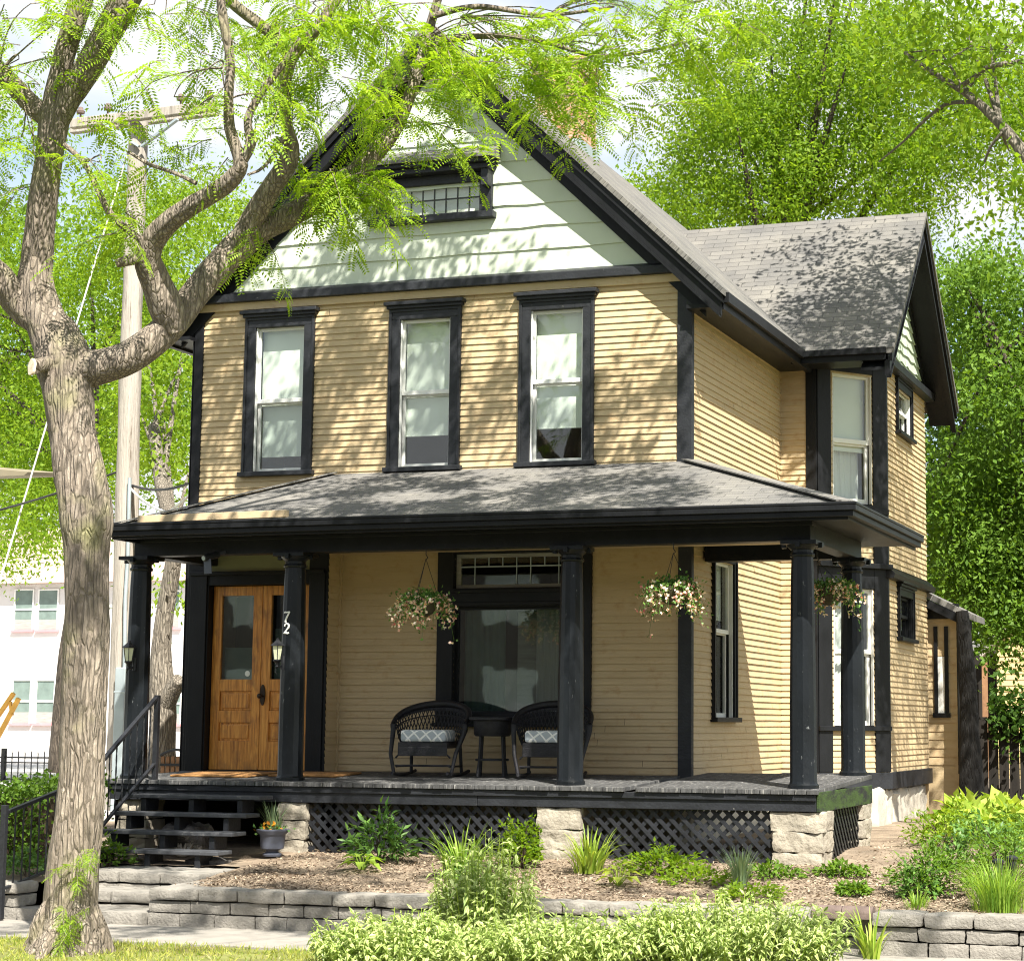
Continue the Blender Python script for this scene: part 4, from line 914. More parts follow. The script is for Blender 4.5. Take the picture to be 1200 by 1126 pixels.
mb = MB(); mb.tube([c+Vector((-.0115, -.106, -.0165)), c+Vector((-.0105, -.101, -.0155))], .022, 14); mb.build('lens_ring', 'galv', t)
mb = MB(); mb.beam(c+Vector((.05, .06, .03)), c+Vector((.12, .10, .06)), .03, .03); mb.build('bracket', 'iron', t)
mb = MB(); mb.hexa([c+Vector(q) for q in ((-.02, -.07, -.17), (.065, -.07, -.165), (.065, -.06, -.165), (-.02, -.06, -.17), (-.03, -.07, -.03), (.05, -.07, -.02), (.05, -.06, -.02), (-.03, -.06, -.03))]); mb.build('hood_flap', 'urn', t, bevel=.003)

# ------------------------------------------------------------------ wicker chairs and table
def chair(x, y, rz, label):
    zb = decky(y); Mx = Matrix.Translation((x, y, zb)) @ Matrix.Rotation(rz, 4, 'Z') @ Matrix.Scale(.94, 4)
    t = thing('wicker_rocking_chair', label, 'rocking chair', (x, y, zb), 'wicker chairs on the porch'); T = lambda *q: Mx @ Vector(q)
    mb = MB(); mb.prism([T(.27*sx, sy*.24-.02, .30) for sx, sy in ((-1, -1), (1, -1), (.92, 1), (-.92, 1))], (0, 0, .06)); mb.prism([T(.27*sx, -.262+.012*k, .22) for sx, k in ((-1, 0), (1, 0), (1, 1), (-1, 1))], (0, 0, .09)); mb.build('seat', 'wicker', t, bevel=.008)
    mb = MB(); mb.prism([T(.25*sx, sy*.23-.03, .365) for sx, sy in ((-1, -1), (1, -1), (.92, 1), (-.92, 1))], (0, 0, .12)); mb.build('cushion', 'cushion', t, bevel=.03)
    th = np.linspace(-100, 100, 41)*math.pi/180
    def bp(a, f):   # back shell: a angle in plan (0 = rear), f height 0..1
        k = math.cos(a*.82); top = .50+.27*max(0, k)**.8; r = .31+.085*f; z = .34+(top-.34)*f
        return T(r*1.02*math.sin(a), .02+r*.92*math.cos(a)+.06*f*max(0, k), z)
    rim = [bp(a, 1) for a in th]
    mb = MB(); mb.tube(rim, [.024+.014*max(0, math.cos(a)) for a in th], 10)
    for sx in (0, -1): mb.tube([rim[sx], rim[sx]+Vector((0, 0, -.07)), T((.355 if sx else -.355), -.235, .24), T((.31 if sx else -.31), -.24, .02)], [.032, .026, .02, .018], 10)
    mb.build('arm_roll', 'wicker', t, smooth=60)
    mb = MB()
    for k in range(-16, 17):
        for sg in (1, -1):
            pts = []
            for f in np.linspace(0, 1, 7):
                a = (k*6.6+sg*f*22)*math.pi/180
                if abs(a) < 1.75: pts.append(bp(a, f))
            if len(pts) > 1: mb.tube(pts, .0055, 4, cap=False)
    for f in (.33, .72): mb.tube([bp(a, f) for a in th], .006, 5)
    # solid upper band of weave
    V = [bp(a, f) for a in th[4:-4] for f in (.84, 1)]; m_ = len(V)//2; mb.add(V, [(2*i, 2*i+2, 2*i+3, 2*i+1) for i in range(m_-1)])
    mb.build('backrest', 'wicker', t, smooth=60)
    for sx in (-1, 1):
        mb = MB(); mb.tube([T(sx*.27, .22, .33), T(sx*.28, .25, .04)], .018, 8); mb.build('leg', 'wicker', t, smooth=60)
        mb = MB(); mb.tube([T(sx*.30, yy, .022+.10*(yy-.02)**2*1.6) for yy in np.linspace(-.34, .46, 12)], .017, 8); mb.build('rocker', 'wicker', t, smooth=60)
        mb = MB(); mb.tube([T(sx*.29, -.24, .11), T(sx*.29, .23, .11)], .010, 6); mb.build('stretcher', 'wicker', t)
    mb = MB(); mb.tube([T(-.30, -.235, .12), T(.30, -.235, .12)], .011, 6); mb.tube([T(-.30, -.235, .20), T(-.2, -.24, .29)], .009, 6); mb.tube([T(.30, -.235, .20), T(.2, -.24, .29)], .009, 6); mb.build('stretcher', 'wicker', t)
chair(3.20, -.68, .12, 'black wicker rocking chair between the hanging flowers and the small table, wholly in view')
chair(4.50, -.68, .22, 'black wicker rocking chair half hidden behind a porch column')
zx = decky(-.6); tx, ty = 3.84, -.60
t = thing('wicker_side_table', 'small round black wicker table between the two rocking chairs', 'side table', (tx, ty, zx))
mb = MB(); mb.lathe([(.22, zx+.555), (.235, zx+.56), (.235, zx+.585), (.22, zx+.59)], tx, ty, 28); mb.build('table_top', 'wicker', t, smooth=40)
mb = MB(); mb.lathe([(.17, zx+.40), (.185, zx+.42), (.19, zx+.555)], tx, ty, 24); mb.build('woven_drum', 'wicker', t, smooth=40)
mb = MB(); mb.tube([(tx+.16*math.cos(q), ty+.16*math.sin(q), zx+.17) for q in np.linspace(0, 2*math.pi, 25)], .012, 6); mb.beam((tx-.15, ty, zx+.17), (tx+.15, ty, zx+.17), .03, .015); mb.build('shelf_ring', 'wicker', t, smooth=60)
for k in range(4):
    q = math.pi/4+k*math.pi/2+.3; mb = MB(); mb.tube([(tx+.15*math.cos(q), ty+.15*math.sin(q), zx+.44), (tx+.165*math.cos(q), ty+.165*math.sin(q), zx+.17), (tx+.185*math.cos(q), ty+.185*math.sin(q), zx+.005)], [.015, .013, .018], 8); mb.build('leg', 'wicker', t, smooth=60)

# ------------------------------------------------------------------ hanging baskets
def basket(px, py, Y, ztop, label, hookx=0, seed=0, dense=1.0):
    rg = np.random.default_rng(seed); c = at(px, py, Y=Y); x, y, z = c.x, c.y, c.z
    t = thing('hanging_basket', label, 'flower basket', (x, y, z-.1), 'flower baskets hung along the porch')
    mb = MB(); mb.tube([(x+hookx, y, ztop), (x+hookx, y, ztop-.05), (x+hookx+.02, y, ztop-.08), (x+hookx, y, ztop-.10)], .005, 6)
    for k in range(3):
        q = 2*math.pi*k/3+.5; mb.tube([(x+hookx, y, ztop-.09), (x+.15*math.cos(q), y+.15*math.sin(q), z+.03)], .003, 5)
    mb.build('chain', 'iron', t)
    mb = MB(); mb.lathe([(.05, z-.13), (.10, z-.10), (.15, z+.0), (.155, z+.03)], x, y, 20); mb.build('basket', 'pot', t, smooth=50)
    mb = MB(); tips = []
    for k in range(int(70*dense)):
        q = rg.uniform(0, 2*math.pi); rr = rg.uniform(.2, .34); dn = rg.uniform(.03, .27)*(1 if rg.uniform() < .85 else 1.6); s0 = Vector((x+.08*math.cos(q), y+.08*math.sin(q), z+.02))
        p1 = Vector((x+rr*.7*math.cos(q), y+rr*.55*math.sin(q), z+.10+rg.uniform(-.02, .05))); p2 = Vector((x+rr*math.cos(q), y+rr*.7*math.sin(q), z+.02-dn)); pts = []
        for f in np.linspace(0, 1, 8): pts.append(s0*(1-f)**2+p1*2*f*(1-f)*1+p2*f*f)
        mb.tube(pts, .0018, 3, cap=False); tips.append(pts)
    mb.build('stem', 'leaf_shrub', t)
    P = []; Q = []
    for pts in tips:
        for i in range(1, 8):
            for _ in range(5 if i < 5 else 2):
                P.append(np.array(pts[i])+rg.normal(size=3)*.018)
            if i >= 3:
                for _ in range(rg.integers(0, 3)): Q.append(np.array(pts[i])+rg.normal(size=3)*.02)
    P = np.array(P); Q = np.array(Q)
    P = np.concatenate([P, np.array([x, y, z+.07])+rg.normal(size=(260, 3))*[.11, .08, .035]])
    V, F = kites(P, rdir(len(P), .1, rg), rdir(len(P), .8, rg), rg.uniform(.025, .05, len(P)), rg.uniform(.015, .026, len(P))); npmesh('foliage', V, F, 'leaf_shrub', t)
    parts = []
    for _ in range(3): parts.append(kites(Q, rdir(len(Q), 0, rg), rdir(len(Q), 0, rg), rg.uniform(.022, .038, len(Q)), rg.uniform(.02, .032, len(Q))))
    V, F = join(parts); npmesh('flower', V, F, 'petal', t)
basket(496, 706, -1.64, 3.645, 'hanging basket of pale pink flowers beside the parlour window', .02, 1)
basket(789, 692, -1.66, 3.645, 'hanging basket of bright yellow and pink flowers in front of the black corner board', .0, 2)
basket(972, 693, -.50, 3.645, 'dark leafy hanging basket between the two end porch columns', -.12, 3, .9)
# ------------------------------------------------------------------ shrubs in the bed
def bush(name, label, cat, x, y, z, rx, ry, h, n, ls, mat, stems=14, seed=0, stalk=True, wide=.5, group=None, top=.65):
    rg = np.random.default_rng(seed); t = thing(name, label, cat, (x, y, z), group)
    d = rdir(n, .25, rg); d[:, 2] = np.abs(d[:, 2]); r = rg.uniform(.45, 1.0, n)**.6
    lump = 1+.22*np.sin(d[:, 0]*7+seed)+.18*np.cos(d[:, 1]*8+d[:, 2]*6+seed)
    P = np.array([x, y, z+h*.12])+d*r[:, None]*lump[:, None]*[rx, ry, h*.85]
    dirs = unit(d*[1, 1, .5]+rg.normal(size=(n, 3))*.5); nn = unit(np.array([0, 0, 1.])+rg.normal(size=(n, 3))*.5+d*.4)
    L_ = ls*rg.uniform(.6, 1.25, n); V, F, UV = leaves(P, dirs, nn, L_, L_*wide); npmesh('foliage', V, F, mat, t, uv=UV)
    mb = MB()
    for k in range(stems):
        q = P[rg.integers(0, n)]; mb.tube([(x+rg.uniform(-.04, .04), y+rg.uniform(-.04, .04), z-.03), ((x*.6+q[0]*.4), (y*.6+q[1]*.4), z+(q[2]-z)*.5), tuple(q)], [.006, .005, .002], 5, cap=False)
    mb.build('stem', 'twig', t); return t
def G(px, py, zt=None):       # where a plant at this pixel stands on the bed
    p = at(px, py, Z=.7)
    for _ in range(4): p = at(px, py, Z=yz(p.x, p.y))
    return p
def strap(name, label, cat, p, n, ln, wd, mat, lean=(.15, .9), seed=0, spread=.06):
    t = thing(name, label, cat, tuple(p)); V, F = blades(p, n, ln, wd, spread, lean, 6, seed=seed); npmesh('blade', V, F, mat, t, smooth=True); return t
def hosta(label, p, n, ls, mat, seed=0, name='hosta', h=.16, group=None):
    rg = np.random.default_rng(seed); t = thing(name, label, 'hosta', tuple(p), group); P = []; D = []; NN = []; mb = MB()
    for i in range(n):
        a = 2.4*i+rg.uniform(-.3, .3); r = ls*.5*(i/n)**.5+.02; hh = h*(1-.6*i/n)*rg.uniform(.8, 1.2); q = np.array([p[0]+r*math.cos(a), p[1]+r*math.sin(a), p[2]+hh])
        mb.tube([tuple(p), tuple(q)], .005, 5); P.append(q); D.append([math.cos(a), math.sin(a), .25-.5*i/n]); NN.append([math.cos(a)*.2, math.sin(a)*.2, 1])
    V, F, UV = leaves(P, D, NN, ls*rg.uniform(.7, 1.1, n), ls*.62, .15, .25); npmesh('leaf', V, F, mat, t, uv=UV); mb.build('stalk', mat, t); return t
p = at(446, 992, Y=-2.25); bush('shrub', 'dark grey green shrub with lance leaves against the lattice', 'shrub', p.x, -2.25, yz(0, -2.25), .28, .22, .44, 520, .10, 'leaf_shrub', 14, 1, wide=.32)
p = at(424, 1022, Y=-2.75); hosta('broad leaved lime hosta at the foot of the dark lance leaved shrub', (p.x, -2.75, yz(0, -2.75)), 14, .15, 'leaf_blade', 2, h=.14)
p = at(540, 1030, Y=-3.0); strap('daylily', 'clump of arching green daylily leaves behind the tallest pale bush', 'daylily', (p.x, -3.0, yz(0, -3.)), 110, .50, .024, 'leaf_blade', (.35, 1.25), 3, .16)
p = at(545, 1035, Y=-3.2); hosta('green hosta tucked behind the top of the tallest pale bush', (p.x, -3.2, yz(0, -3.2)), 16, .14, 'leaf_shrub', 4)
p = at(610, 1010, Y=-2.25); bush('shrub', 'rounded bright green small leaved shrub beside the middle stone pier', 'shrub', p.x, -2.25, yz(0, -2.25), .20, .18, .40, 1100, .045, 'leaf_bright', 14, 5, wide=.6)
p = at(690, 1020, Y=-2.5); strap('daylily', 'upright clump of lime daylily leaves in front of the middle stone pier', 'daylily', (p.x, -2.5, yz(0, -2.5)), 80, .42, .026, 'leaf_lime', (.2, 1.15), 6, .13)
p = at(725, 1045, Y=-3.2); hosta('pale lime hosta alone on the mulch near the wall cap', (p.x, -3.2, yz(0, -3.2)), 15, .14, 'leaf_lime', 7, h=.16)
p = at(775, 1012, Y=-2.45); bush('shrub', 'low spreading green shrub under the lattice between two stone piers', 'shrub', p.x, -2.45, yz(0, -2.45), .34, .22, .22, 1100, .045, 'leaf_bright', 14, 8, wide=.6)
p = at(868, 1042, Y=-3.1); strap('ornamental_grass', 'spiky blue green grass tuft on the mulch near the corner pier', 'grass tuft', (p.x, -3.1, yz(0, -3.1)), 150, .34, .008, 'leaf_blue', (.1, .9), 9, .07)
for k, (px, py, Y, rx, hh, lb) in enumerate(((905, 1018, -2.5, .26, .13, 'low green creeping plant at the foot of the corner pier'), (985, 1022, -2.3, .2, .12, 'low green creeping plant beside the side lattice'), (815, 1022, -2.9, .34, .13, 'bright yellow green ground cover between the spreading shrub and the blue grass'), (880, 1050, -3.65, .3, .12, 'small yellow green creeper behind the widest pale bush'), (1000, 1035, -3.2, .14, .08, 'tiny sprig of green weeds on the garden path'))):
    p = at(px, py, Y=Y); bush('creeping_plant', lb, 'ground plant', p.x, Y, yz(p.x, Y), rx, rx*.8, hh, 420, .05, 'leaf_bright' if k in (2, 3) else 'leaf_mid', 6, 20+k, wide=.6)
rg = np.random.default_rng(4)
for k, (px, py, Y, rx, hh, nn_, ls, mt, lb) in enumerate((
        (1095, 1040, -3.1, .34, .42, 1500, .055, 'leaf_mid', 'bushy mid green perennial beside the garden path'),
        (1150, 1010, -1.6, .42, .44, 1300, .06, 'leaf_shrub', 'tall green perennial behind the one beside the path'),
        (1078, 1045, -3.3, .2, .26, 600, .05, 'leaf_shrub', 'low dark green perennial at the edge of the path'),
        (1185, 1020, -2.4, .36, .46, 900, .06, 'leaf_mid', 'leafy green perennial above the grassy clump'),
        (1110, 990, .4, .4, .34, 900, .06, 'leaf_bright', 'bright green bushy plant farther along the garden path'),
        (1228, 985, -.6, .5, .5, 900, .08, 'leaf_mid', 'dense green perennial against the frame edge'))):
    p = at(px, py, Y=Y); bush('perennial', lb, 'perennial', p.x, Y, yz(p.x, Y), rx, rx, hh, nn_, ls, mt, 18, 40+k, wide=.42)
for k, (px, py, Y, lb) in enumerate(((1140, 968, 2.6, 'pale broad leaved plant nearest the stone foundation'), (1188, 962, 3.0, 'pale broad leaved plant in front of the dark fence'), (1168, 985, 1.4, 'pale broad leaved plant in front of two others like it'))):
    p = at(px, py, Y=Y); bush('hosta', lb, 'hosta', p.x, Y, yz(p.x, Y), .42, .4, .36, 420, .15, 'leaf_lime', 10, 60+k, wide=.6)
p = at(1172, 1068, Y=-3.75); strap('ornamental_grass', 'fountain of fine bright green grass above the block wall', 'grass tuft', (p.x, -3.75, yz(0, -3.75)), 420, .42, .007, 'leaf_blade', (.1, 1.1), 31, .22)
p = at(1075, 1062, Y=-3.8); strap('ornamental_grass', 'small fine leaved tuft just behind the cap of the block wall', 'grass tuft', (p.x, -3.8, yz(0, -3.8)), 90, .16, .007, 'leaf_blade', (.2, 1.1), 32, .1)
p = at(1022, 1126, Z=.3); strap('daylily', 'lone lime daylily clump on the verge below the brown coping', 'daylily', (p.x, p.y, .29), 34, .42, .024, 'leaf_lime', (.25, 1.0), 33, .07)
for k, (px, py, Y) in enumerate(((1170, 1032, -3.3), (1186, 1020, -3.1))):
    p = at(px, py, Y=Y); z = yz(p.x, Y); lb = ('small black solar path light among the grass blades', 'small black solar path light below the leafy perennial')[k]
    t = thing('solar_light', lb, 'garden light', (p.x, Y, z), 'solar lights in the garden bed')
    mb = MB(); mb.tube([(p.x, Y, z-.03), (p.x, Y, z+.22)], .008, 6); mb.build('stake', 'iron', t)
    mb = MB(); mb.lathe([(.02, z+.2), (.035, z+.24), (.036, z+.29), (.05, z+.295), (.05, z+.31), (.02, z+.325)], p.x, Y, 14); mb.build('lamp_head', 'iron', t, smooth=40)
# hedge on the left
rg = np.random.default_rng(8); t = thing('clipped_hedge', 'clipped green hedge behind the iron rail beside the big trunk', 'hedge', (-1.3, -2.6, .6))
n = 17000; P = np.stack([rg.uniform(-3.2, .55, n), rg.uniform(-3.3, -2.1, n), rg.uniform(.62, 1.36, n)], 1)
f = rg.integers(0, 3, n); P[f == 0, 1] = -3.3+rg.normal(size=(f == 0).sum())*.04; P[f == 1, 2] = 1.36+rg.normal(size=(f == 1).sum())*.05
P[:, 2] += .05*np.sin(P[:, 0]*4)
V, F, UV = leaves(P, rdir(n, .3, rg), unit(np.array([0, -.6, .8])+rg.normal(size=(n, 3))*.6), rg.uniform(.035, .065, n), rg.uniform(.025, .04, n)); npmesh('foliage', V, F, 'leaf_mid', t)
mb = MB(); mb.box(-3.1, .45, -3.2, -2.2, .6, 1.28); mb.build('twig_core', 'twig', t)
for k, (px, py, Y, lb) in enumerate(((128, 975, -2.9, 'green sprig growing under the porch stair rail'), (30, 1020, -3.7, 'blue green ground plants under the hedge'))):
    p = at(px, py, Y=Y); bush('creeping_plant', lb, 'ground plant', p.x, Y, yz(p.x, Y), .22, .2, .24, 360, .06, 'leaf_mid' if k == 0 else 'leaf_shrub', 6, 70+k, wide=.45)

# pale variegated bushes on the verge
def variegated(label, cx, cy, w, d, h, ns, seed):
    rg = np.random.default_rng(seed); z = .29; t = thing('variegated_bush', label, 'bush', (cx, cy, z), 'pale bushes on the verge'); P = []; D = []; NN = []; LL = []; mb = MB()
    for i in range(ns):
        a = rg.uniform(0, 2*math.pi); r = math.sqrt(rg.uniform(0, 1)); bx, by = cx+w*.7*r*math.cos(a), cy+d*.7*r*math.sin(a)
        hh = h*(1-.35*r**2)*rg.uniform(.6, 1.15); tip = np.array([cx+w*r*math.cos(a), cy+d*r*math.sin(a), z+hh])
        mb.tube([(bx, by, z-.02), ((bx+tip[0])/2, (by+tip[1])/2, z+hh*.55), tuple(tip)], [.005, .004, .002], 4, cap=False)
        m_ = int(18+10*rg.uniform())
        for j in range(m_):
            f = .30+.70*j/m_; q = np.array([bx, by, z])*(1-f)+tip*f; b_ = 2.4*j+rg.uniform(-.4, .4); up = .75 if f > .93 else -.05-.35*rg.uniform()
            P.append(q); D.append([math.cos(b_), math.sin(b_), up+rg.normal()*.35]); NN.append([math.cos(b_)*.35+rg.normal()*.45, math.sin(b_)*.35+rg.normal()*.45, 1]); LL.append(rg.uniform(.045, .10)*(.75 if f > .93 else 1))
    LL = np.array(LL); V, F, UV = leaves(P, D, NN, LL, LL*rg.uniform(.24, .38, len(LL)), .18, .28); npmesh('foliage', V, F, 'varieg', t, uv=UV); mb.build('stem', 'leaf_lime', t)
p = at(452, 1140, Z=.29); variegated('low broad pale variegated bush nearest the big trunk', p.x, p.y+.2, .68, .5, .39, 230, 1)
p = at(520, 1126, Z=.29); variegated('tallest pale variegated bush, a leafy spire in front of the block wall', p.x+.02, p.y+.70, .44, .36, .84, 140, 2)
p = at(632, 1140, Z=.29); variegated('pale variegated bush filling the gap between the spire and the widest bush', p.x, p.y+.3, .66, .45, .39, 180, 3)
p = at(845, 1140, Z=.29); variegated('widest pale variegated bush, below the corner column of the porch', p.x, p.y+.30, .90, .5, .50, 300, 4)

# ------------------------------------------------------------------ trees
def catmull(Q, step):
    out = []
    for i in range(len(Q)-1):
        p0, p1, p2, p3 = Q[max(i-1, 0)], Q[i], Q[i+1], Q[min(i+2, len(Q)-1)]
        m = max(1, int((p2[0]-p1[0]).length/step))
        for k in range(m):
            t = k/m; t2, t3 = t*t, t*t*t
            c = .5*((2*p1[0])+(p2[0]-p0[0])*t+(2*p0[0]-5*p1[0]+4*p2[0]-p3[0])*t2+(3*p1[0]-p0[0]-3*p2[0]+p3[0])*t3)
            out.append((c, p1[1]+(p2[1]-p1[1])*(3*t2-2*t3)))
    out.append(Q[-1]); return out
def limb(mb, nodes, n=20, step=.07, amp=.10, seed=0):
    """a rough branch through (point, radius) nodes, the bark standing in lengthwise ridges"""
    Q = catmull(nodes, step); P = [q[0] for q in Q]; k0 = len(mb.v); rings = []; ref = None; s = 0
    for i, (p, r) in enumerate(Q):
        d = (P[min(i+1, len(P)-1)]-P[max(i-1, 0)]).normalized()
        if i: s += (p-P[i-1]).length
        if ref is None: ref = (Vector((1, .2, 0))-d*d.dot(Vector((1, .2, 0)))).normalized()
        ref = (ref-d*ref.dot(d)).normalized(); bb = d.cross(ref)
        for j in range(n):
            a = 2*math.pi*j/n; c, sn = math.cos(a), math.sin(a)
            h = 1-abs(noise.noise(Vector((c*2.6*max(1, r*9), sn*2.6*max(1, r*9), s*1.6+seed))))*2.0
            h2 = noise.noise(Vector((c*1.1, sn*1.1, s*1.3+seed*3)))
            rings.append(p+(ref*c+bb*sn)*r*(1+amp*h*.8-amp*.3+.12*h2))
    m = len(Q); mb.add(rings, [(i*n+j, i*n+(j+1) % n, (i+1)*n+(j+1) % n, (i+1)*n+j) for i in range(m-1) for j in range(n)]+[tuple(range((m-1)*n, m*n))])
def pxnodes(L_): 
    out = []
    for (px, py, wd, Y) in L_:
        p = at(px, py, Y=Y); out.append((p, wd*.46*mpp(p)))
    return out
TY = -6.05
LT_ = thing('locust_tree', 'big rough barked locust tree with forked limbs reaching across the gable', 'tree', tuple(at(80, 1105, Y=TY)))
mb = MB()
limb(mb, pxnodes([(80, 1122, 116, TY), (81, 1104, 98, TY), (82, 1085, 80, TY), (83, 1060, 66, TY), (87, 1010, 62, TY), (93, 950, 59, TY), (96, 899, 56, TY), (100, 813, 57, TY), (102, 726, 57, TY), (101, 650, 56, TY), (101, 608, 65, TY), (94, 560, 63, TY), (85, 505, 57, TY), (80, 460, 61, TY), (74, 425, 70, TY), (66, 398, 60, TY), (52, 370, 50, TY), (42, 335, 45, TY), (44, 300, 39, TY), (48, 249, 36, TY-.05), (58, 178, 34, TY-.1), (63, 142, 38, TY-.1), (67, 118, 34, TY-.1), (74, 71, 25, TY-.15), (95, 0, 28, TY-.2), (115, -70, 26, TY-.2), (150, -200, 22, TY), (190, -420, 12, TY+.4)]), 56, .04, .11, 1)
TR = [(-1, 0, 0)]
branches = [
 [(66, 150, 24, TY-.1), (80, 118, 30, TY-.12), (99, 88, 33, TY-.15), (121, 48, 35, TY-.2), (146, 0, 38, TY-.25), (178, -60, 34, TY-.2), (240, -170, 28, TY), (330, -330, 20, TY+.4), (420, -480, 10, TY+.8)],
 [(62, 146, 20, TY-.1), (44, 130, 26, TY-.15), (26, 112, 25, TY-.2), (0, 84, 24, TY-.3), (-35, 50, 20, TY-.3), (-90, -30, 14, TY-.3), (-160, -110, 9, TY-.3), (-230, -170, 4, TY-.2)],
 [(50, 388, 26, TY-.03), (18, 352, 35, TY-.1), (0, 326, 36, TY-.2), (-40, 290, 32, TY-.3), (-110, 190, 24, TY-.4), (-190, 70, 16, TY-.4), (-270, -40, 9, TY-.3), (-330, -110, 4, TY-.2)],
 [(78, 446, 44, TY+.05), (100, 434, 46, TY+.05), (130, 427, 41, TY+.1), (160, 414, 39, TY+.15), (199, 382, 37, TY+.3), (228, 345, 36, TY+.45), (256, 312, 38, TY+.6), (284, 284, 38, TY+.75), (306, 268, 33, TY+.85), (334, 255, 31, TY+.95), (365, 240, 28, TY+1.05), (399, 219, 26, TY+1.15), (439, 180, 23, TY+1.3), (464, 149, 18, TY+1.4), (486, 95, 14, TY+1.5), (500, 45, 12, TY+1.6), (520, -20, 10, TY+1.6), (560, -120, 6, TY+1.6)],
 [(272, 296, 22, TY+.65), (290, 265, 27, TY+.7), (302, 246, 27, TY+.7), (319, 219, 26, TY+.65), (338, 190, 25, TY+.6), (342, 170, 18, TY+.55), (337, 150, 14, TY+.5), (333, 112, 14, TY+.45), (338, 76, 16, TY+.4), (353, 54, 14, TY+.4), (378, 25, 14, TY+.4), (410, -30, 12, TY+.5), (470, -150, 8, TY+.8), (560, -300, 5, TY+1.2)],
 [(340, 80, 10, TY+.4), (331, 52, 15, TY+.3), (303, 28, 15, TY+.2), (270, 2, 14, TY+.1), (230, -40, 11, TY)],
 [(203, 388, 36, TY+.3), (193, 356, 42, TY+.2), (181, 326, 37, TY+.1), (173, 302, 33, TY), (181, 279, 30, TY-.05), (200, 259, 27, TY-.1), (222, 243, 25, TY-.15), (250, 227, 23, TY-.2), (270, 212, 22, TY-.25), (282, 194, 18, TY-.3), (276, 172, 15, TY-.32), (269, 150, 14, TY-.35), (268, 117, 12, TY-.4), (270, 71, 12, TY-.4), (262, 25, 12, TY-.45), (258, -20, 10, TY-.45), (262, -110, 6, TY-.4)],
 [(280, 196, 12, TY-.3), (294, 168, 13, TY-.3), (290, 141, 10, TY-.3), (305, 110, 9, TY-.25), (330, 78, 8, TY-.2), (352, 45, 5, TY-.2)],
 [(176, 300, 16, TY), (152, 305, 14, TY-.1), (136, 309, 10, TY-.16)],
 [(174, 288, 9, TY-.05), (150, 270, 9, TY-.15), (129, 250, 9, TY-.25), (117, 227, 8, TY-.3), (99, 192, 7, TY-.3), (76, 170, 6, TY-.25)],
 [(150, 178, 3, TY-.1), (176, 193, 5, TY-.15), (205, 203, 5, TY-.2), (230, 215, 6, TY-.2)],
 [(74, 422, 26, TY-.05), (55, 426, 20, TY-.2), (40, 430, 19, TY-.33)],
 [(497, 55, 9, TY+1.5), (540, 45, 8, TY+1.6), (590, 42, 7, TY+1.7), (640, 50, 6, TY+1.75), (700, 66, 5, TY+1.9), (760, 60, 4, TY+2.1), (820, 45, 3, TY+2.3)],
 [(505, 20, 8, TY+1.55), (560, 8, 7, TY+1.6), (640, 18, 5, TY+1.7), (720, 8, 3, TY+1.8)],
 [(334, 160, 8, TY+.5), (310, 195, 4, TY+.3), (290, 205, 3, TY+.2)],
]
for k, q in enumerate(branches): limb(mb, pxnodes(q), 30 if q[0][2] > 20 else 12, .05, .11, 5+k*3)
for k in range(7):   # root flare
    a = 2*math.pi*k/7+.3; c0 = at(81, 1095, Y=TY); rr = .34+.12*math.sin(k*2.7); g = c0+Vector((math.cos(a)*rr, math.sin(a)*rr, 0)); limb(mb, [(c0+Vector((math.cos(a)*.13, math.sin(a)*.13, .22)), .075), (c0+Vector((math.cos(a)*.22, math.sin(a)*.22, .05)), .07), (Vector((g.x, g.y, .27)), .03)], 10, .05, .1, k)
TMB = mb
c = at(39, 430.5, Y=TY-.35); cn = (Vector((-.55, -.8, .1))).normalized(); e1 = cn.orthogonal().normalized(); e2 = cn.cross(e1); mb = MB()
mb.prism([c+(e1*math.cos(a)*.058+e2*math.sin(a)*.072)*(1+.06*math.sin(a*5)) for a in np.linspace(0, 2*math.pi, 24, endpoint=False)], cn*.02); mb.build('cut_face', 'cut', LT_)

# compound locust leaves
def frond(rg, ln, npair):
    V = []; F = []; dr = rg.uniform(.25, .7)
    for j in range(1, npair+1):
        f = j/npair; q = Vector((ln*f, 0, -dr*ln*f*f)); l = .058*(1-.45*abs(f-.5)*1.3)*rg.uniform(.85, 1.1); w_ = l*.42
        for sg in (1, -1):
            d = Vector((.35, sg, -.25-.2*rg.uniform())).normalized(); sd_ = Vector((1, -sg*.35, 0)).normalized(); b0 = len(V)
            V += [q, q+d*l*.5+sd_*w_*.5, q+d*l, q+d*l*.5-sd_*w_*.5]; F.append((b0, b0+1, b0+2, b0+3))
    return np.array([tuple(v) for v in V]), np.array(F)
SPR = []
for s in range(6):
    rg = np.random.default_rng(100+s); parts = []; tw = []; L0 = rg.uniform(.48, .68); dr = rg.uniform(.15, .45)
    for i in range(13):
        f = (i+1)/13; q = np.array([L0*f, rg.uniform(-.01, .01), -dr*L0*f*f]); a = (1 if i % 2 else -1)*rg.uniform(.6, 1.25) if i < 12 else 0; b_ = rg.uniform(-.25, .5); c_ = rg.uniform(-.5, .5)
        v, fc = frond(rg, rg.uniform(.17, .27), 9)
        Rz = np.array(Matrix.Rotation(a, 3, 'Z') @ Matrix.Rotation(b_, 3, 'Y') @ Matrix.Rotation(c_, 3, 'X')); parts.append((v@Rz.T+q, fc)); tw.append(q)
    SPR.append((join(parts), np.array([[0, 0, 0]]+tw)))
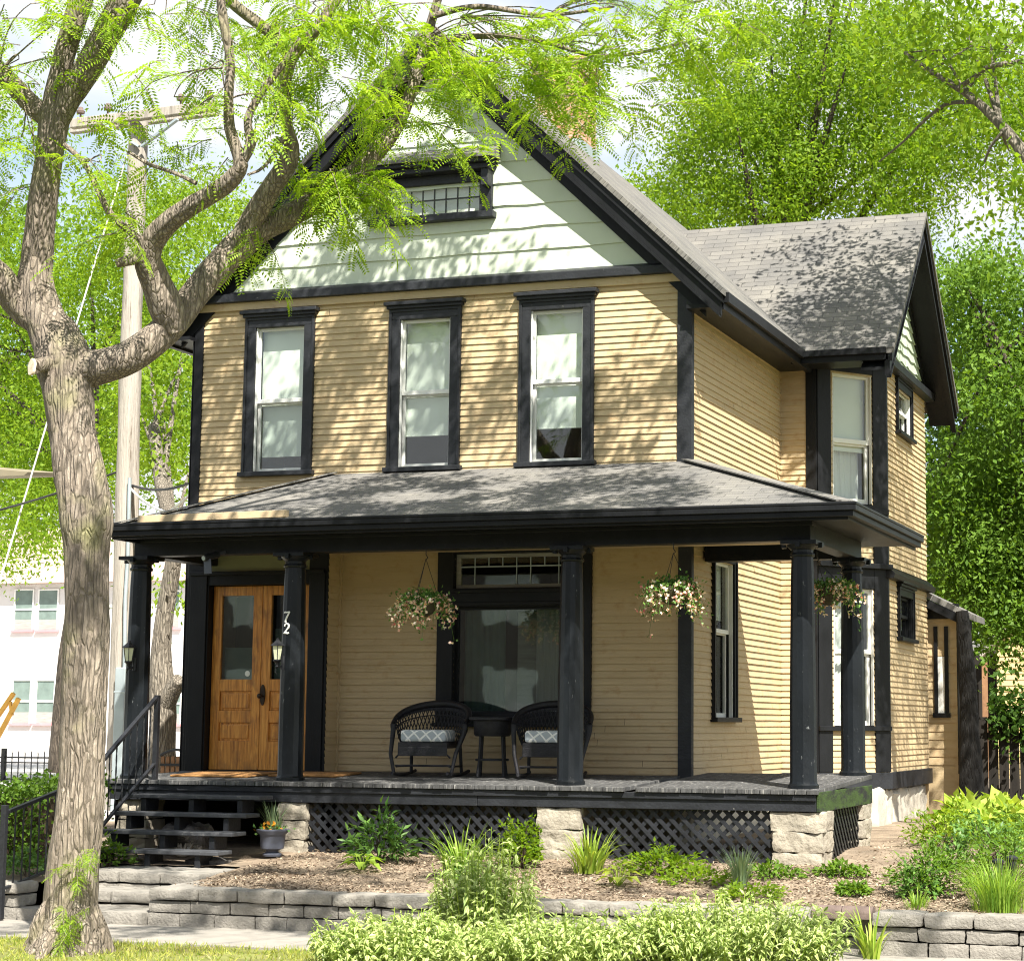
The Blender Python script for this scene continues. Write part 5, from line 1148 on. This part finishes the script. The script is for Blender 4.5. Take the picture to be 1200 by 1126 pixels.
def sprays(items, mat, parent, name='crown', seed=0, mb=None, scale=(.6, .95), up=(.8, 1.2)):
    """items: (point, heading, anchor or None)"""
    rg = np.random.default_rng(seed); parts = []
    for (p, hd, anc) in items:
        (v, fc), tw = SPR[rg.integers(0, len(SPR))]; k = rg.uniform(*(up if p[2] > 8.6 else scale))
        Rm = np.array(Matrix.Rotation(hd, 3, 'Z') @ Matrix.Rotation(rg.uniform(-.3, .75), 3, 'Y') @ Matrix.Rotation(rg.uniform(-.6, .6), 3, 'X'))
        parts.append((v@Rm.T*k+np.array(p), fc)); q = tw@Rm.T*k+np.array(p); mb.tube([tuple(z) for z in q[::3]], [.005, .004, .003, .002, .0015][:len(q[::3])], 4, cap=False)
        if anc is not None:
            a = Vector(anc); pp = Vector(p); m_ = (a+pp)/2+Vector((rg.uniform(-.12, .12), rg.uniform(-.12, .12), rg.uniform(.0, .2)))
            if (a-pp).length < 1.1: mb.tube([a*(1-f)**2+m_*2*f*(1-f)+pp*f*f for f in np.linspace(0, 1, 9)], [.008, .0075, .007, .0065, .006, .0055, .005, .0045, .004], 5, cap=False)
    V, F = join(parts); npmesh(name, V, F, mat, parent)
items = []; rg = np.random.default_rng(77)
def region(px, py, rx, ry, Y0, Y1, n, anc=None):
    for _ in range(int(n*(1.15 if px > 440 else 1.5))):
        a = rg.uniform(0, 2*math.pi); r = math.sqrt(rg.uniform()); Y = rg.uniform(Y0, Y1); p = at(px+rx*r*math.cos(a), py+ry*r*math.sin(a), Y=Y)
        ac = None
        if anc is not None and rg.uniform() < .45: ac = at(anc[0], anc[1], Y=anc[2])
        items.append((p, rg.uniform(0, 2*math.pi), ac))
region(385, 215, 40, 22, -5.4, -4.7, 14, (365, 240, -5.0)); region(425, 208, 22, 24, -5.1, -4.6, 11, (425, 195, -4.85)); region(440, 236, 12, 12, -5.1, -4.6, 3)
region(300, 262, 30, 14, -5.6, -5.2, 3)
region(520, 160, 34, 10, -4.9, -4.3, 3, (470, 145, -4.65)); region(555, 175, 22, 8, -4.8, -4.3, 1); region(470, 110, 55, 40, -5.0, -4.3, 15, (486, 95, -4.55)); region(415, 130, 30, 30, -5.1, -4.6, 4, (470, 140, -4.65))
region(545, 50, 80, 42, -5.0, -4.0, 26, (500, 45, -4.45)); region(640, 95, 60, 30, -4.8, -3.9, 9, (540, 60, -4.4)); region(680, 130, 22, 14, -4.6, -3.9, 3); region(655, 60, 70, 50, -4.8, -3.9, 20, (540, 20, -4.4)); region(720, 90, 60, 60, -4.6, -3.8, 11, (640, 50, -4.3)); region(740, 20, 80, 40, -4.6, -3.6, 18, (640, 20, -4.3))
region(370, 60, 40, 60, -6.0, -5.4, 9, (353, 54, -5.65)); region(350, 120, 25, 35, -5.8, -5.4, 4, (335, 120, -5.6)); region(280, 100, 60, 60, -6.7, -6.2, 5, (268, 117, -6.45)); region(200, 85, 60, 30, -6.6, -6.1, 5, (260, 80, -6.45)); region(240, 190, 60, 40, -6.4, -6.0, 4)
region(420, 15, 110, 35, -6.0, -4.4, 24, (410, -30, -5.5)); region(320, 5, 80, 30, -6.3, -5.6, 6); region(180, 10, 70, 30, -6.6, -6.0, 6, (178, -60, -6.25)); region(110, 20, 40, 30, -6.5, -6.2, 5); region(40, 40, 50, 60, -6.6, -6.1, 9, (0, 84, -6.35)); region(20, 150, 40, 40, -6.5, -6.1, 5, (26, 112, -6.25)); region(110, 165, 40, 40, -6.6, -6.2, 4, (99, 192, -6.35)); region(30, 210, 30, 30, -6.5, -6.1, 2); region(160, 255, 40, 30, -6.4, -6.0, 4, (150, 270, -6.2))
region(820, 40, 60, 45, -4.4, -3.4, 8); region(880, 20, 60, 30, -4.2, -3.4, 4)
# the canopy above the frame
limbs_up = [Vector((3.6, -5.4, 10.2)), Vector((5.2, -4.6, 11)), Vector((2.0, -5.8, 10.5)), Vector((6.4, -4.6, 10.6)), Vector((4.4, -6.2, 12))]
region(-120, -60, 80, 50, -6.6, -6.0, 22); region(-230, -20, 80, 60, -6.7, -6.1, 24); region(-170, 90, 50, 50, -6.7, -6.2, 10); region(-310, -90, 60, 60, -6.6, -6.0, 16); region(-60, 120, 30, 40, -6.6, -6.2, 5)
for k, q in enumerate(limbs_up):
    s0 = at(240, -170, Y=TY) if k != 3 else at(330, -330, Y=TY+.4); m_ = (s0+q)/2+Vector((0, 0, .35)); limb(TMB, [(s0, .075), (m_, .05), (q, .026)], 10, .12, .08, k)
sprays(items, 'leaf_locust', LT_, seed=5, mb=TMB)
# the canopy overhead: unseen leaf clumps set along the sun's rays to dapple the front
SD = Vector((.50, -.61, 1.0)); K = []
def overhead(n, fx, tr):
    for _ in range(n):
        q = Vector(fx()); K.append(q+SD*rg.uniform(*tr))
U = rg.uniform
overhead(46, lambda: (U(-.1, 3.8), 0, U(4.6, 6.6)), (4.8, 6.8)); overhead(16, lambda: (U(.5, 3.3), 0, U(6.7, 7.7)), (3.4, 5.2)); overhead(12, lambda: (U(3.8, 5.6), 0, U(4.5, 5.7)), (5, 6.6))
overhead(62, lambda: (U(.3, 5.2), U(-2.1, 0), 4.2), (5.2, 7)); overhead(20, lambda: (U(5.2, 7.7), U(-2.1, .5), 4.2), (5.4, 7))
overhead(26, lambda: (U(2.2, 4.8), U(-5.5, -1.8), .6), (9, 11.5)); overhead(22, lambda: (U(4.5, 9), U(-5.5, -1.8), .6), (9.5, 11.5)); overhead(8, lambda: (U(2.2, 4.2), -6, U(.5, 4)), (6.5, 10))
P = []; D = []
for c0 in K:
    m_ = int(U(70, 150)); hd = U(0, math.pi); ax = np.array([math.cos(hd), math.sin(hd), -.2]); e = rg.normal(size=(m_, 1))*U(.12, .26)
    P.append(np.array(c0)+ax*e+rg.normal(size=(m_, 3))*[.10, .10, .06]); D.append(rdir(m_, -.3, rg))
nodes_ = list(limbs_up)
for c0 in sorted(K, key=lambda c_: min((s_-c_).length for s_ in limbs_up)):
    a0 = min(nodes_, key=lambda s_: (s_-c0).length+.25*max(0, c0.z-s_.z)); nodes_.append(c0); l_ = (a0-c0).length; r_ = .012 if a0 not in limbs_up else .02
    if l_ < 2.2: TMB.tube([a0.lerp(c0, f)+Vector((.1*math.sin(f*5), .1*math.cos(f*4)-.1, .3*f*(1-f)*l_)) for f in np.linspace(0, 1, 7)], [r_*(1-.75*f) for f in np.linspace(0, 1, 7)], 5, cap=False)
P = np.concatenate(P); D = np.concatenate(D); n = len(P); L_ = .095*rg.uniform(.7, 1.3, n); V, F = kites(P, D, rdir(n, .9, rg), L_, L_*.5); npmesh('crown', V, F, 'leaf_locust', LT_)
# young shoots on the trunk base
it = []
for (px, py) in ((92, 1000), (100, 995), (85, 1010), (98, 1015), (92, 1025), (75, 1060), (84, 1068), (100, 1075), (105, 1062), (80, 1082), (112, 992)):
    it.append((at(px, py, Y=TY-.2), rg.uniform(-2.8, -.3), None))
sprays(it, 'leaf_locust', LT_, name='shoot', seed=9, scale=(.28, .42), mb=TMB)
TMB.build('trunk', 'bark', LT_, smooth=75, fix=False)
def crown(parent, clumps, mat, ls, wide, seed, sig=(.42, .42, .3), per=70, name='crown', npc=None):
    """clumps: (px, py, rx, ry, Y0, Y1, count): leaf clumps filling a solid volume"""
    rg = np.random.default_rng(seed); C = []
    for (px, py, rx, ry, Y0, Y1, n) in clumps:
        for _ in range(n):
            a = rg.uniform(0, 2*math.pi); r = math.sqrt(rg.uniform()); C.append(tuple(at(px+rx*r*math.cos(a), py+ry*r*math.sin(a), Y=rg.uniform(Y0, Y1))))
    C = np.array(C); n = len(C)*per; P = np.repeat(C, per, 0)+rg.normal(size=(n, 3))*np.array(sig)*rg.uniform(.5, 1.3, (len(C), 1)).repeat(per, 0)
    nn = unit(unit(np.array([.3, -.4, .7])+rg.normal(size=(len(C), 3))*.55).repeat(per, 0)+rg.normal(size=(n, 3))*.5); d = unit(rg.normal(size=(n, 3))+np.array([0, 0, -.45]))
    L_ = ls*rg.uniform(.6, 1.3, n); V, F = kites(P, d, nn, L_, L_*wide); npmesh(name, V, F, mat, parent); return C
def tree(name, label, base, nodes, clumps, leaf, bark, ls, wide, seed, per=70, sig=(.42, .42, .3), nb=10, extra=(), group=None):
    t = thing(name, label, 'tree', base, group); C = crown(t, clumps, leaf, ls, wide, seed, sig, per); rg = np.random.default_rng(seed+1)
    mb = MB(); nd = pxnodes(nodes) if len(nodes[0]) == 4 else nodes; limb(mb, nd, 18, .2, .08, seed)
    for k in range(nb):
        q = Vector(C[rg.integers(0, len(C))]); a, ra = nd[-1-int(rg.integers(0, max(1, len(nd)//2)))]; m_ = (a+q)/2+Vector((0, 0, rg.uniform(-.2, .5))); limb(mb, [(a, ra*.5), (m_, ra*.3), (q, ra*.08)], 8, .3, .05, k)
    for e in extra: limb(mb, pxnodes(e), 12, .1, .06, 3)
    mb.build('trunk', bark, t, smooth=75, fix=False); return t
p = at(192, 905, Y=4.0)
tree('garden_tree', 'grey trunked tree with a sawn stub standing behind the end porch column', (p.x, 4, .84), [(190, 915, 44, 4), (190, 880, 36, 4), (191, 840, 34, 4), (190, 800, 30, 4), (189, 760, 25, 4), (194, 715, 22, 4), (202, 670, 21, 4), (204, 630, 20, 4), (190, 570, 18, 4.4), (180, 500, 14, 5)],
     [(190, 500, 45, 70, 4.5, 7.5, 46), (215, 600, 20, 30, 4.5, 6, 6), (206, 690, 10, 26, 4, 4.6, 4), (170, 420, 60, 40, 5, 8, 30), (222, 380, 18, 60, 5, 8, 12)], 'leaf_bright', 'bark_grey', .10, .45, 201, 60, (.32, .32, .22), 10, [[(192, 830, 26, 4), (203, 808, 22, 3.9), (211, 797, 20, 3.85)]])
p = at(60, 900, Y=10)
tree('background_tree', 'bright yellow green tree behind the utility pole and the big trunk', (p.x, 10, .8), [(70, 905, 30, 10), (80, 780, 26, 10), (95, 660, 22, 10), (105, 540, 18, 10), (110, 430, 14, 10)],
     [(30, 330, 60, 75, 9, 13, 84), (40, 520, 60, 110, 9, 13, 140), (150, 320, 60, 90, 9, 13, 110), (120, 520, 60, 80, 9.5, 13, 80), (20, 640, 50, 30, 8.5, 10, 18), (235, 250, 55, 45, 9, 13, 54), (150, 240, 40, 40, 9, 12, 18), (30, 150, 50, 35, 9, 12, 16), (-90, 330, 80, 110, 9, 13, 130), (-110, 540, 80, 90, 9, 12, 90), (-220, 420, 80, 120, 10, 13, 110)], 'leaf_bright', 'bark_dark', .085, .44, 211, 120, (.32, .32, .22), 14)
p = at(-90, 905, Y=17)
tree('background_tree', 'deep green tree farther back behind the bright one, seen in its gaps', (p.x, 17, .8), [(-90, 905, 40, 17), (-60, 700, 34, 17), (-30, 520, 26, 17), (0, 420, 18, 17)],
     [(20, 480, 110, 120, 16, 20, 130), (160, 430, 90, 120, 17, 21, 110), (30, 290, 60, 60, 16, 19, 30)], 'leaf_mid', 'bark_dark', .17, .5, 221, 60, (.6, .6, .4), 12)
# right hand side
p = at(900, 905, Y=15)
tree('background_tree', 'tall bright green tree rising behind the wing roof', (p.x, 15, .8), [(900, 905, 46, 15), (905, 600, 40, 15), (915, 400, 32, 15), (925, 270, 20, 15)],
     [(800, 235, 60, 45, 13, 17, 44), (880, 200, 90, 85, 13, 17, 110), (990, 170, 100, 95, 13, 17, 120), (900, 70, 110, 60, 13, 17, 76), (1075, 215, 45, 65, 13, 16, 44), (830, 130, 50, 50, 13, 16, 26), (760, 265, 22, 20, 13, 15, 9), (960, -30, 140, 60, 13, 17, 44), (1080, 70, 90, 70, 13, 17, 60), (1170, 90, 50, 60, 13, 16, 34), (1130, 160, 50, 50, 13, 16, 26), (1260, 150, 70, 110, 13, 17, 90), (1010, 60, 90, 60, 14, 17, 40)], 'leaf_bright', 'bark_dark', .085, .48, 231, 170, (.32, .32, .22), 16)
p = at(1262, 900, Y=11.5)
tree('background_tree', 'green tree shading the fence beyond the wing gable', (p.x, 11.5, .8), [(1262, 930, 44, 11.5), (1250, 760, 40, 11.5), (1232, 640, 34, 11.5), (1215, 520, 26, 11.5), (1208, 380, 18, 11.5), (1210, 280, 10, 11.5)],
     [(1165, 400, 55, 100, 10.5, 14, 84), (1150, 330, 40, 50, 10.5, 13, 24), (1145, 600, 55, 90, 11, 14.5, 90), (1230, 560, 60, 160, 10.5, 14, 80), (1150, 690, 45, 40, 11, 14, 26), (1110, 560, 22, 60, 11.5, 14, 22), (1190, 740, 24, 40, 10.6, 12, 16), (1150, 640, 60, 70, 11.5, 14, 60), (1215, 700, 40, 60, 11, 13, 30), (1310, 400, 70, 130, 11, 15, 90), (1320, 620, 70, 100, 11, 15, 80)], 'leaf_mid', 'bark_dark', .095, .52, 241, 120, (.32, .32, .22), 14)
tree('street_tree', 'pale limbed tree leaning in from beyond the frame over the wing roof', (15.2, .8, .8), [(Vector((15.2, .8, .6)), .24), (Vector((15.0, .9, 3)), .19), (Vector((14.5, 1.0, 5.5)), .14), (at(1290, 290, Y=1.5), .10), (at(1210, 192, Y=1.8), .068), (at(1172, 145, Y=1.9), .056), (at(1130, 108, Y=2.0), .042), (at(1090, 84, Y=2.1), .030), (at(1060, 62, Y=2.2), .018)],
     [(1150, 40, 60, 50, 1, 3.5, 26), (1060, 70, 60, 40, 1.5, 3.5, 17), (1100, 130, 60, 40, 2, 3.5, 12), (1190, 200, 25, 30, 1.5, 3, 5), (1040, 0, 70, 35, 1, 3.5, 16), (1180, 255, 18, 24, 1.5, 2.5, 3), (1260, 190, 40, 60, 1, 3, 20), (1300, 60, 80, 80, 1, 3.5, 30)], 'leaf_bright', 'bark_grey', .10, .46, 251, 50, (.3, .3, .22), 8,
     [[(1122, 104, 7, 1.9), (1140, 92, 6, 1.9), (1155, 80, 6, 1.85), (1180, 75, 7, 1.8), (1215, 70, 7, 1.7)], [(1140, 120, 5, 2.0), (1110, 122, 5, 2.2), (1085, 140, 4, 2.3), (1060, 165, 3, 2.4), (1030, 190, 2, 2.5)], [(1178, 152, 5, 1.85), (1162, 170, 4, 1.9), (1154, 190, 3, 2)]])
ST = bpy.data.objects['street_tree']
rg = np.random.default_rng(9); C = []  # unseen leaf clumps: some dapple the wing roof, others added to shade the fence
for (cx, cy, cz, rx, ry, rz, n) in ((9.6, .2, 12.6, 1.7, 1.4, 1.1, 11), (11.6, -.6, 13.2, 2.0, 1.6, 1.3, 14), (10.4, -1.6, 14.4, 1.6, 1.4, 1.0, 9), (13.4, .4, 11.5, 1.8, 1.6, 1.6, 20), (12.6, 2.4, 10.6, 1.8, 1.4, 1.0, 26), (14.6, 3.2, 10.2, 2.0, 1.6, 1.2, 26), (13.4, 4.6, 9.6, 1.4, 1.2, .8, 12), (12.5, 6.8, 7.2, 2, 1.6, 1.2, 44), (11.6, 7.5, 5.5, 1.6, 1.2, 1, 30), (14.5, 7.0, 6.0, 2, 1.5, 1.5, 30), (10.0, 3.6, 7.8, .9, .8, .6, 7)):
    for d in rdir(n, 0, rg)*rg.uniform(.3, 1, (n, 1)): C.append((cx+rx*d[0], cy+ry*d[1], cz+rz*d[2]))
C = np.array(C); n = len(C)*80; P = C.repeat(80, 0)+rg.normal(size=(n, 3))*[.24, .24, .16]; L_ = .10*rg.uniform(.6, 1.3, n); V, F = kites(P, rdir(n, -.3, rg), rdir(n, .8, rg), L_, L_*.46); npmesh('crown', V, F, 'leaf_bright', ST)
p = at(1143, 935, Y=7.15)
t = thing('tree_stump', 'tall shade-dark weathered tree stump close against the corner of the rear lean-to', 'tree stump', (p.x, 7.15, .8)); mb = MB(); limb(mb, pxnodes([(1139, 945, 32, 7.15), (1137, 880, 27, 7.15), (1134, 800, 22, 7.15), (1130, 745, 18, 7.15), (1127, 716, 15, 7.15)]), 18, .1, .12, 4); mb.build('trunk', 'bark_shaded', t, smooth=70, fix=False)
# dark fence with creeper and the yellow house beyond it
p = at(1250, 900, Y=16)
tree('background_tree', 'deep shaded tree closing the gap above the board fence', (p.x, 16, .8), [(1250, 910, 40, 16), (1240, 700, 34, 16), (1225, 560, 24, 16)],
     [(1150, 600, 70, 120, 15, 18, 110), (1160, 450, 70, 80, 15, 18, 50), (1120, 690, 40, 40, 15, 17, 24)], 'leaf_deep', 'bark_dark', .16, .55, 261, 70, (.5, .5, .35), 8)  # this tree's shade is put into its deep leaf colour
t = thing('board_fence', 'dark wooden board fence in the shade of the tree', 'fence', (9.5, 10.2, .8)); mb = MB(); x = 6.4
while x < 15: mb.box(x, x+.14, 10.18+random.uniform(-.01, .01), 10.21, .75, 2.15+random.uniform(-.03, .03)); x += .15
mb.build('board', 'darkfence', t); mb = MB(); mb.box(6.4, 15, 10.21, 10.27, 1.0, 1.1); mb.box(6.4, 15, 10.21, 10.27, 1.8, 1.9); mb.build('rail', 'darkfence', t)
rg = np.random.default_rng(12); n = 5200; P = np.stack([rg.uniform(7.2, 12, n), 10.1+rg.normal(size=n)*.12, 2.2+rg.normal(size=n)*.22], 1); L_ = rg.uniform(.06, .12, n); V, F = kites(P, rdir(n, -.4, rg), rdir(n, .3, rg)+[0, -.5, 0], L_, L_*.8)
o = npmesh('creeper', V, F, 'leaf_deep'); set_root_origin(tag(o, 'dark leafy creeper draped along the top of the board fence', 'creeper'), (9.5, 10.1, 2.1))
p0, p1 = at(1150, 800, Y=26), at(1186, 800, Y=26); xa, xb = p0.x, p1.x
t = thing('yellow_house', 'small yellow sided house with a grey roof beyond the board fence', 'house', ((xa+xb)/2, 27, .8)); zt = at(1150, 762, Y=26).z; za = at(1172, 722, Y=26).z
f = Fr((xa+.35, 26, 0), (1, 0, 0), (0, -1, 0)); lap_wall(f, .8, za, .13, .015, lambda z: (max(0, (z-zt)*.62), xb-xa), name='sided_wall', mat='ysiding', parent=t)
mb = MB(); mb.prism([(xa, 25.8, zt-.1), (xa+.95, 25.8, za+.15), (xa+.95, 25.8, za+.05), (xa, 25.8, zt-.2)], (0, 6, 0)); mb.build('eave_board', 'pole', t)
mb = MB(); mb.prism([(xa-.25, 26.2, zt), (xa-1.0, 26.2, zt), (xa+.2, 29.5, za-.2), (xa+.75, 29.5, za)], (0, 0, -.12)); mb.build('roof', 'shingle', t, uv=((xa, 26, 0), (1, 0, 0), (0, 1, 0)))
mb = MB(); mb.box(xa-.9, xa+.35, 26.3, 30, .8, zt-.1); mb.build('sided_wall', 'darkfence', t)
mb = MB(); q = at(1153, 790, Y=25.9); mb.box(q.x-.05, q.x+.07, 25.93, 25.99, .8, q.z+.3); mb.build('door', 'brownfence', t)

# ------------------------------------------------------------------ left background
BY = 46.0
def bp_(px, py): return at(px, py, Y=BY)
z_g = .3; mb = MB(); mb.box(-45, -.9, 13, 45, .3, .885); struct(mb.build('parking_lot', pm('pale_concrete', (.52, .50, .47), .9, .12, 1, .2, 30))); mb = MB(); mb.box(-30, -1.2, 1.5, 13, .3, .9); struct(mb.build('driveway', M.setdefault('parking_pale', bpy.data.materials['pale_concrete'])))
x0, x1 = bp_(-160, 800).x, bp_(330, 800).x; zr_ = bp_(60, 684).z
t = thing('white_building', 'plain white rendered building with paired sash windows and pink sills', 'building', ((x0+x1)/2, BY+4, z_g))
mb = MB(); mb.box(x0, x1, BY, BY+9, z_g, zr_); mb.build('wall', 'wbuild', t)
mb = MB(); mb.prism([(x0-.4, BY-.5, zr_), (x0-.4, BY+9.5, zr_), (x0-.4, BY+4.5, zr_+2.6)], (x1-x0+.8, 0, 0)); mb.build('roof', 'roofpink', t)
for (pa, pb, ya, yb) in ((16, 41, 690, 738), (44, 70, 690, 738), (13, 38, 796, 847), (41, 66, 796, 847), (193, 214, 650, 735), (193, 214, 800, 848), (-60, -35, 796, 847), (-30, -5, 690, 738)):
    a, b_ = bp_(pa, yb), bp_(pb, ya); wd, hh = b_.x-a.x, b_.z-a.z; mz = a.z+hh*.5
    mb = MB(); mb.box(a.x+.02, b_.x-.02, BY-.02, BY, a.z, b_.z); w_ = mb.build('window', 'lowscreen', t)
    mb = MB(); mb.box(a.x, a.x+.05, BY-.06, BY-.02, a.z, b_.z); mb.box(b_.x-.05, b_.x, BY-.06, BY-.02, a.z, b_.z); mb.box(a.x+.05, b_.x-.05, BY-.06, BY-.02, b_.z-.05, b_.z); mb.box(a.x+.05, b_.x-.05, BY-.06, BY-.02, mz-.03, mz+.03); mb.build('frame', 'white', w_)
    mb = MB(); mb.box(a.x+.05, b_.x-.05, BY-.03, BY-.021, a.z, mz-.25*hh); mb.build('dark_pane', 'screen', w_)
    mb = MB(); mb.box(a.x-.06, b_.x+.06, BY-.12, BY, a.z-.09, a.z); mb.build('sill', 'pink', w_)
FY = 12.0; a, b_ = at(-90, 890, Y=FY), at(120, 890, Y=FY); zt, zb = at(20, 882, Y=FY).z, .5
t = thing('iron_fence', 'thin black iron picket fence in front of the white building', 'fence', ((a.x+b_.x)/2, FY, .8)); x = a.x
mb = MB(); mb.beam((a.x, FY, zt-.08), (b_.x, FY, zt-.08), .03, .03); mb.beam((a.x, FY, zt-.17), (b_.x, FY, zt-.17), .025, .025); mb.beam((a.x, FY, .95), (b_.x, FY, .95), .03, .03); mb.build('rail', 'iron', t)
k = 0
while x < b_.x:
    mb = MB(); mb.box(x-.008, x+.008, FY-.008, FY+.008, .8, zt); mb.add([(x-.014, FY-.01, zt), (x+.014, FY-.01, zt), (x, FY+.01, zt), (x, FY, zt+.06)], [(0, 1, 3), (1, 2, 3), (2, 0, 3)]); mb.build('picket', 'iron', t); x += .13*1.05; k += 1
for px in (5, -70): q = at(px, 880, Y=FY); mb = MB(); mb.box(q.x-.035, q.x+.035, FY-.04, FY+.04, .75, zt+.08); mb.build('post', 'iron', t)
GY = 2.2; a, b_ = at(189, 890, Y=GY), at(222, 890, Y=GY); zt = at(200, 886, Y=GY).z
t = thing('slat_gate', 'brown slatted garden gate with an arched black top rail behind the porch', 'gate', ((a.x+b_.x)/2, GY, .84)); mb = MB(); x = a.x
while x < b_.x: mb.box(x, x+.045, GY-.01, GY+.012, .82, zt); x += .07
mb.build('slat', 'brownfence', t); mb = MB()
mb.tube([(a.x+(b_.x-a.x)*f, GY-.02, zt+.01+.07*math.sin(f*math.pi*.9)) for f in np.linspace(0, 1, 12)], .016, 8); mb.beam((a.x, GY-.02, zt-.1), (b_.x, GY-.02, zt-.1), .02, .03); mb.build('arched_rail', 'iron', t)
# utility pole
PY = 2.8; nodes = [(at(141, 915, Y=PY), .155), (at(146, 700, Y=PY), .15), (at(150, 520, Y=PY), .142), (at(157, 300, Y=PY), .128), (at(163, 135, Y=PY), .118)]
t = thing('utility_pole', 'weathered wooden utility pole with a crossarm standing behind the big tree', 'utility pole', (nodes[0][0].x, PY, .8)); mb = MB(); nodes[0] = (Vector((nodes[0][0].x-.02, PY, .6)), .16)
limb(mb, nodes, 22, .12, .04, 6); mb.build('post', 'pole', t, smooth=60, fix=False)
a, b_ = at(84, 146, Y=PY-.2), at(255, 124, Y=PY-.2); mb = MB(); mb.beam(a, b_, .10, .125); mb.build('crossarm', 'pole', t, bevel=.01)
a2, b2 = at(84, 152, Y=PY+.2), at(255, 130, Y=PY+.2); mb = MB(); mb.beam(a2, b2, .10, .125); mb.build('crossarm', 'pole', t, bevel=.01)
for q in ((122, 145), (208, 140)): mb = MB(); mb.beam(at(q[0], q[1], Y=PY-.24), at(163 if q[0] < 160 else 166, 172, Y=PY-.14), .05, .03); mb.build('brace', 'galv', t)
for f in (.06, .25, .75, .94):
    q = a.lerp(b_, f)+Vector((0, 0, .06)); mb = MB(); mb.lathe([(.012, q.z), (.012, q.z+.06), (.05, q.z+.07), (.055, q.z+.10), (.035, q.z+.12), (.03, q.z+.15), (.01, q.z+.16)], q.x, q.y, 12); mb.build('insulator', 'brown_cap', t, smooth=50)
q = at(141, 850, Y=PY-.2); z1_ = at(141, 782, Y=PY-.2).z; mb = MB(); mb.box(q.x-.06, q.x+.09, PY-.27, PY-.16, .7, z1_); mb.box(q.x-.075, q.x+.105, PY-.275, PY-.155, z1_-.32, z1_-.29); mb.build('cable_guard', 'galv', t, bevel=.02)
mb = MB(); mb.tube([at(146, 782, Y=PY-.2), at(147, 700, Y=PY-.19), at(150, 650, Y=PY-.17), at(152, 560, Y=PY-.16)], .025, 8); mb.build('conduit', 'galv', t, smooth=60)
def cable(name, label, pts, r, mat, sag=0):
    P = []
    for a, c in zip(pts[:-1], pts[1:]):
        for k in range(10): f = k/10; P.append(a.lerp(c, f)-Vector((0, 0, sag*4*f*(1-f))))
    P.append(pts[-1]); mb = MB(); mb.tube(P, r, 6); o = mb.build(name, mat, smooth=60); tag(o, label, 'cable'); return set_root_origin(o, P[0])
cable('guy_wire', 'pale straight guy wire slanting down from the pole behind the big trunk', [at(150, 178, Y=PY), at(4, 667, Y=PY-.6), at(-40, 815, Y=PY-.8)], .012, 'paleguard')
cable('service_cable', 'black service cable running from the pole to the corner of the house', [at(153, 568, Y=PY), Vector((-.02, .4, 4.75))], .016, 'wire', .12)
cable('service_cable', 'pale service cable looping from the pole to the house just under the black one', [at(153, 572, Y=PY-.05), at(196, 600, Y=1.5), Vector((-.02, .3, 4.70))], .016, 'paleguard', .05)
cable('overhead_wire', 'dark wire running away from the pole past the big trunk', [at(150, 548, Y=PY), at(-60, 612, Y=PY-1)], .014, 'wire', .05)
# yellow frame and pale eave at the left edge
YY = 6.0; t = thing('yellow_trestle', 'pair of yellow wooden poles with a crosspiece slanting up in front of the white building', 'trestle', tuple(at(-30, 905, Y=YY)))
mb = MB(); mb.beam(at(-30, 880, Y=YY), at(16, 812, Y=YY), .055, .055); mb.build('pole', 'yellow', t); mb = MB(); mb.beam(at(-30, 915, Y=YY), at(22, 818, Y=YY), .055, .055); mb.build('pole', 'yellow', t); mb = MB(); mb.beam(at(12, 822, Y=YY), at(14, 838, Y=YY), .04, .04); mb.build('crosspiece', 'yellow', t)
EY = 3.5; q = [at(-60, 545, Y=EY), at(33, 553, Y=EY), at(28, 557, Y=EY), at(-60, 560, Y=EY)]; t = thing('flat_canopy', 'corner of a pale flat canopy reaching in over the hedge', 'canopy', tuple(at(-80, 900, Y=EY)))
mb = MB(); mb.prism(q, (0, 1.0, .1)); mb.build('canopy_roof', 'eave', t); mb = MB(); mb.tube([at(-80, 905, Y=EY+.4), at(-78, 550, Y=EY+.4)], .05, 10); mb.build('post', 'galv', t)
# distant trees
rg = np.random.default_rng(31); n = 26000; a = rg.uniform(-75, 60, n); P = np.stack([a, 62+rg.uniform(-3, 4, n), 0*a], 1); hh = 7.5+2.5*np.sin(a*.21)+1.8*np.sin(a*.53+1); P[:, 2] = .3+hh*rg.uniform(0, 1, n)**.7
L_ = rg.uniform(.4, .8, n); V, F = kites(P, rdir(n, -.3, rg), rdir(n, .6, rg)+[0, -.5, 0], L_, L_*.6); tag(npmesh('treeline', V, F, 'leaf_mid'), 'far line of green trees closing off the gardens behind the house', 'trees', kind='stuff')

# across the street, behind the camera: what the porch and its windows look out on
t = thing('brick_building', 'plain brown brick building across the street', 'building', (16, -40, 0)); mb = MB(); mb.box(-34, 40, -52, -36, 0, 8.2); mb.build('wall', pm('brown_brick', (.15, .13, .115), .9, .25, 3, .3, 30), t)
for i in range(17):
    for z in (1.3, 4.9):
        x = -32.5+i*4.2; mb = MB(); mb.box(x, x+1.6, -36, -35.97, z, z+2.3); w_ = mb.build('window', 'shadelow', t); mb = MB(); mb.box(x-.08, x+1.68, -35.97, -35.92, z+1.1, z+1.2); mb.box(x+.76, x+.84, -35.97, -35.93, z, z+1.1); mb.build('frame', 'white', w_)
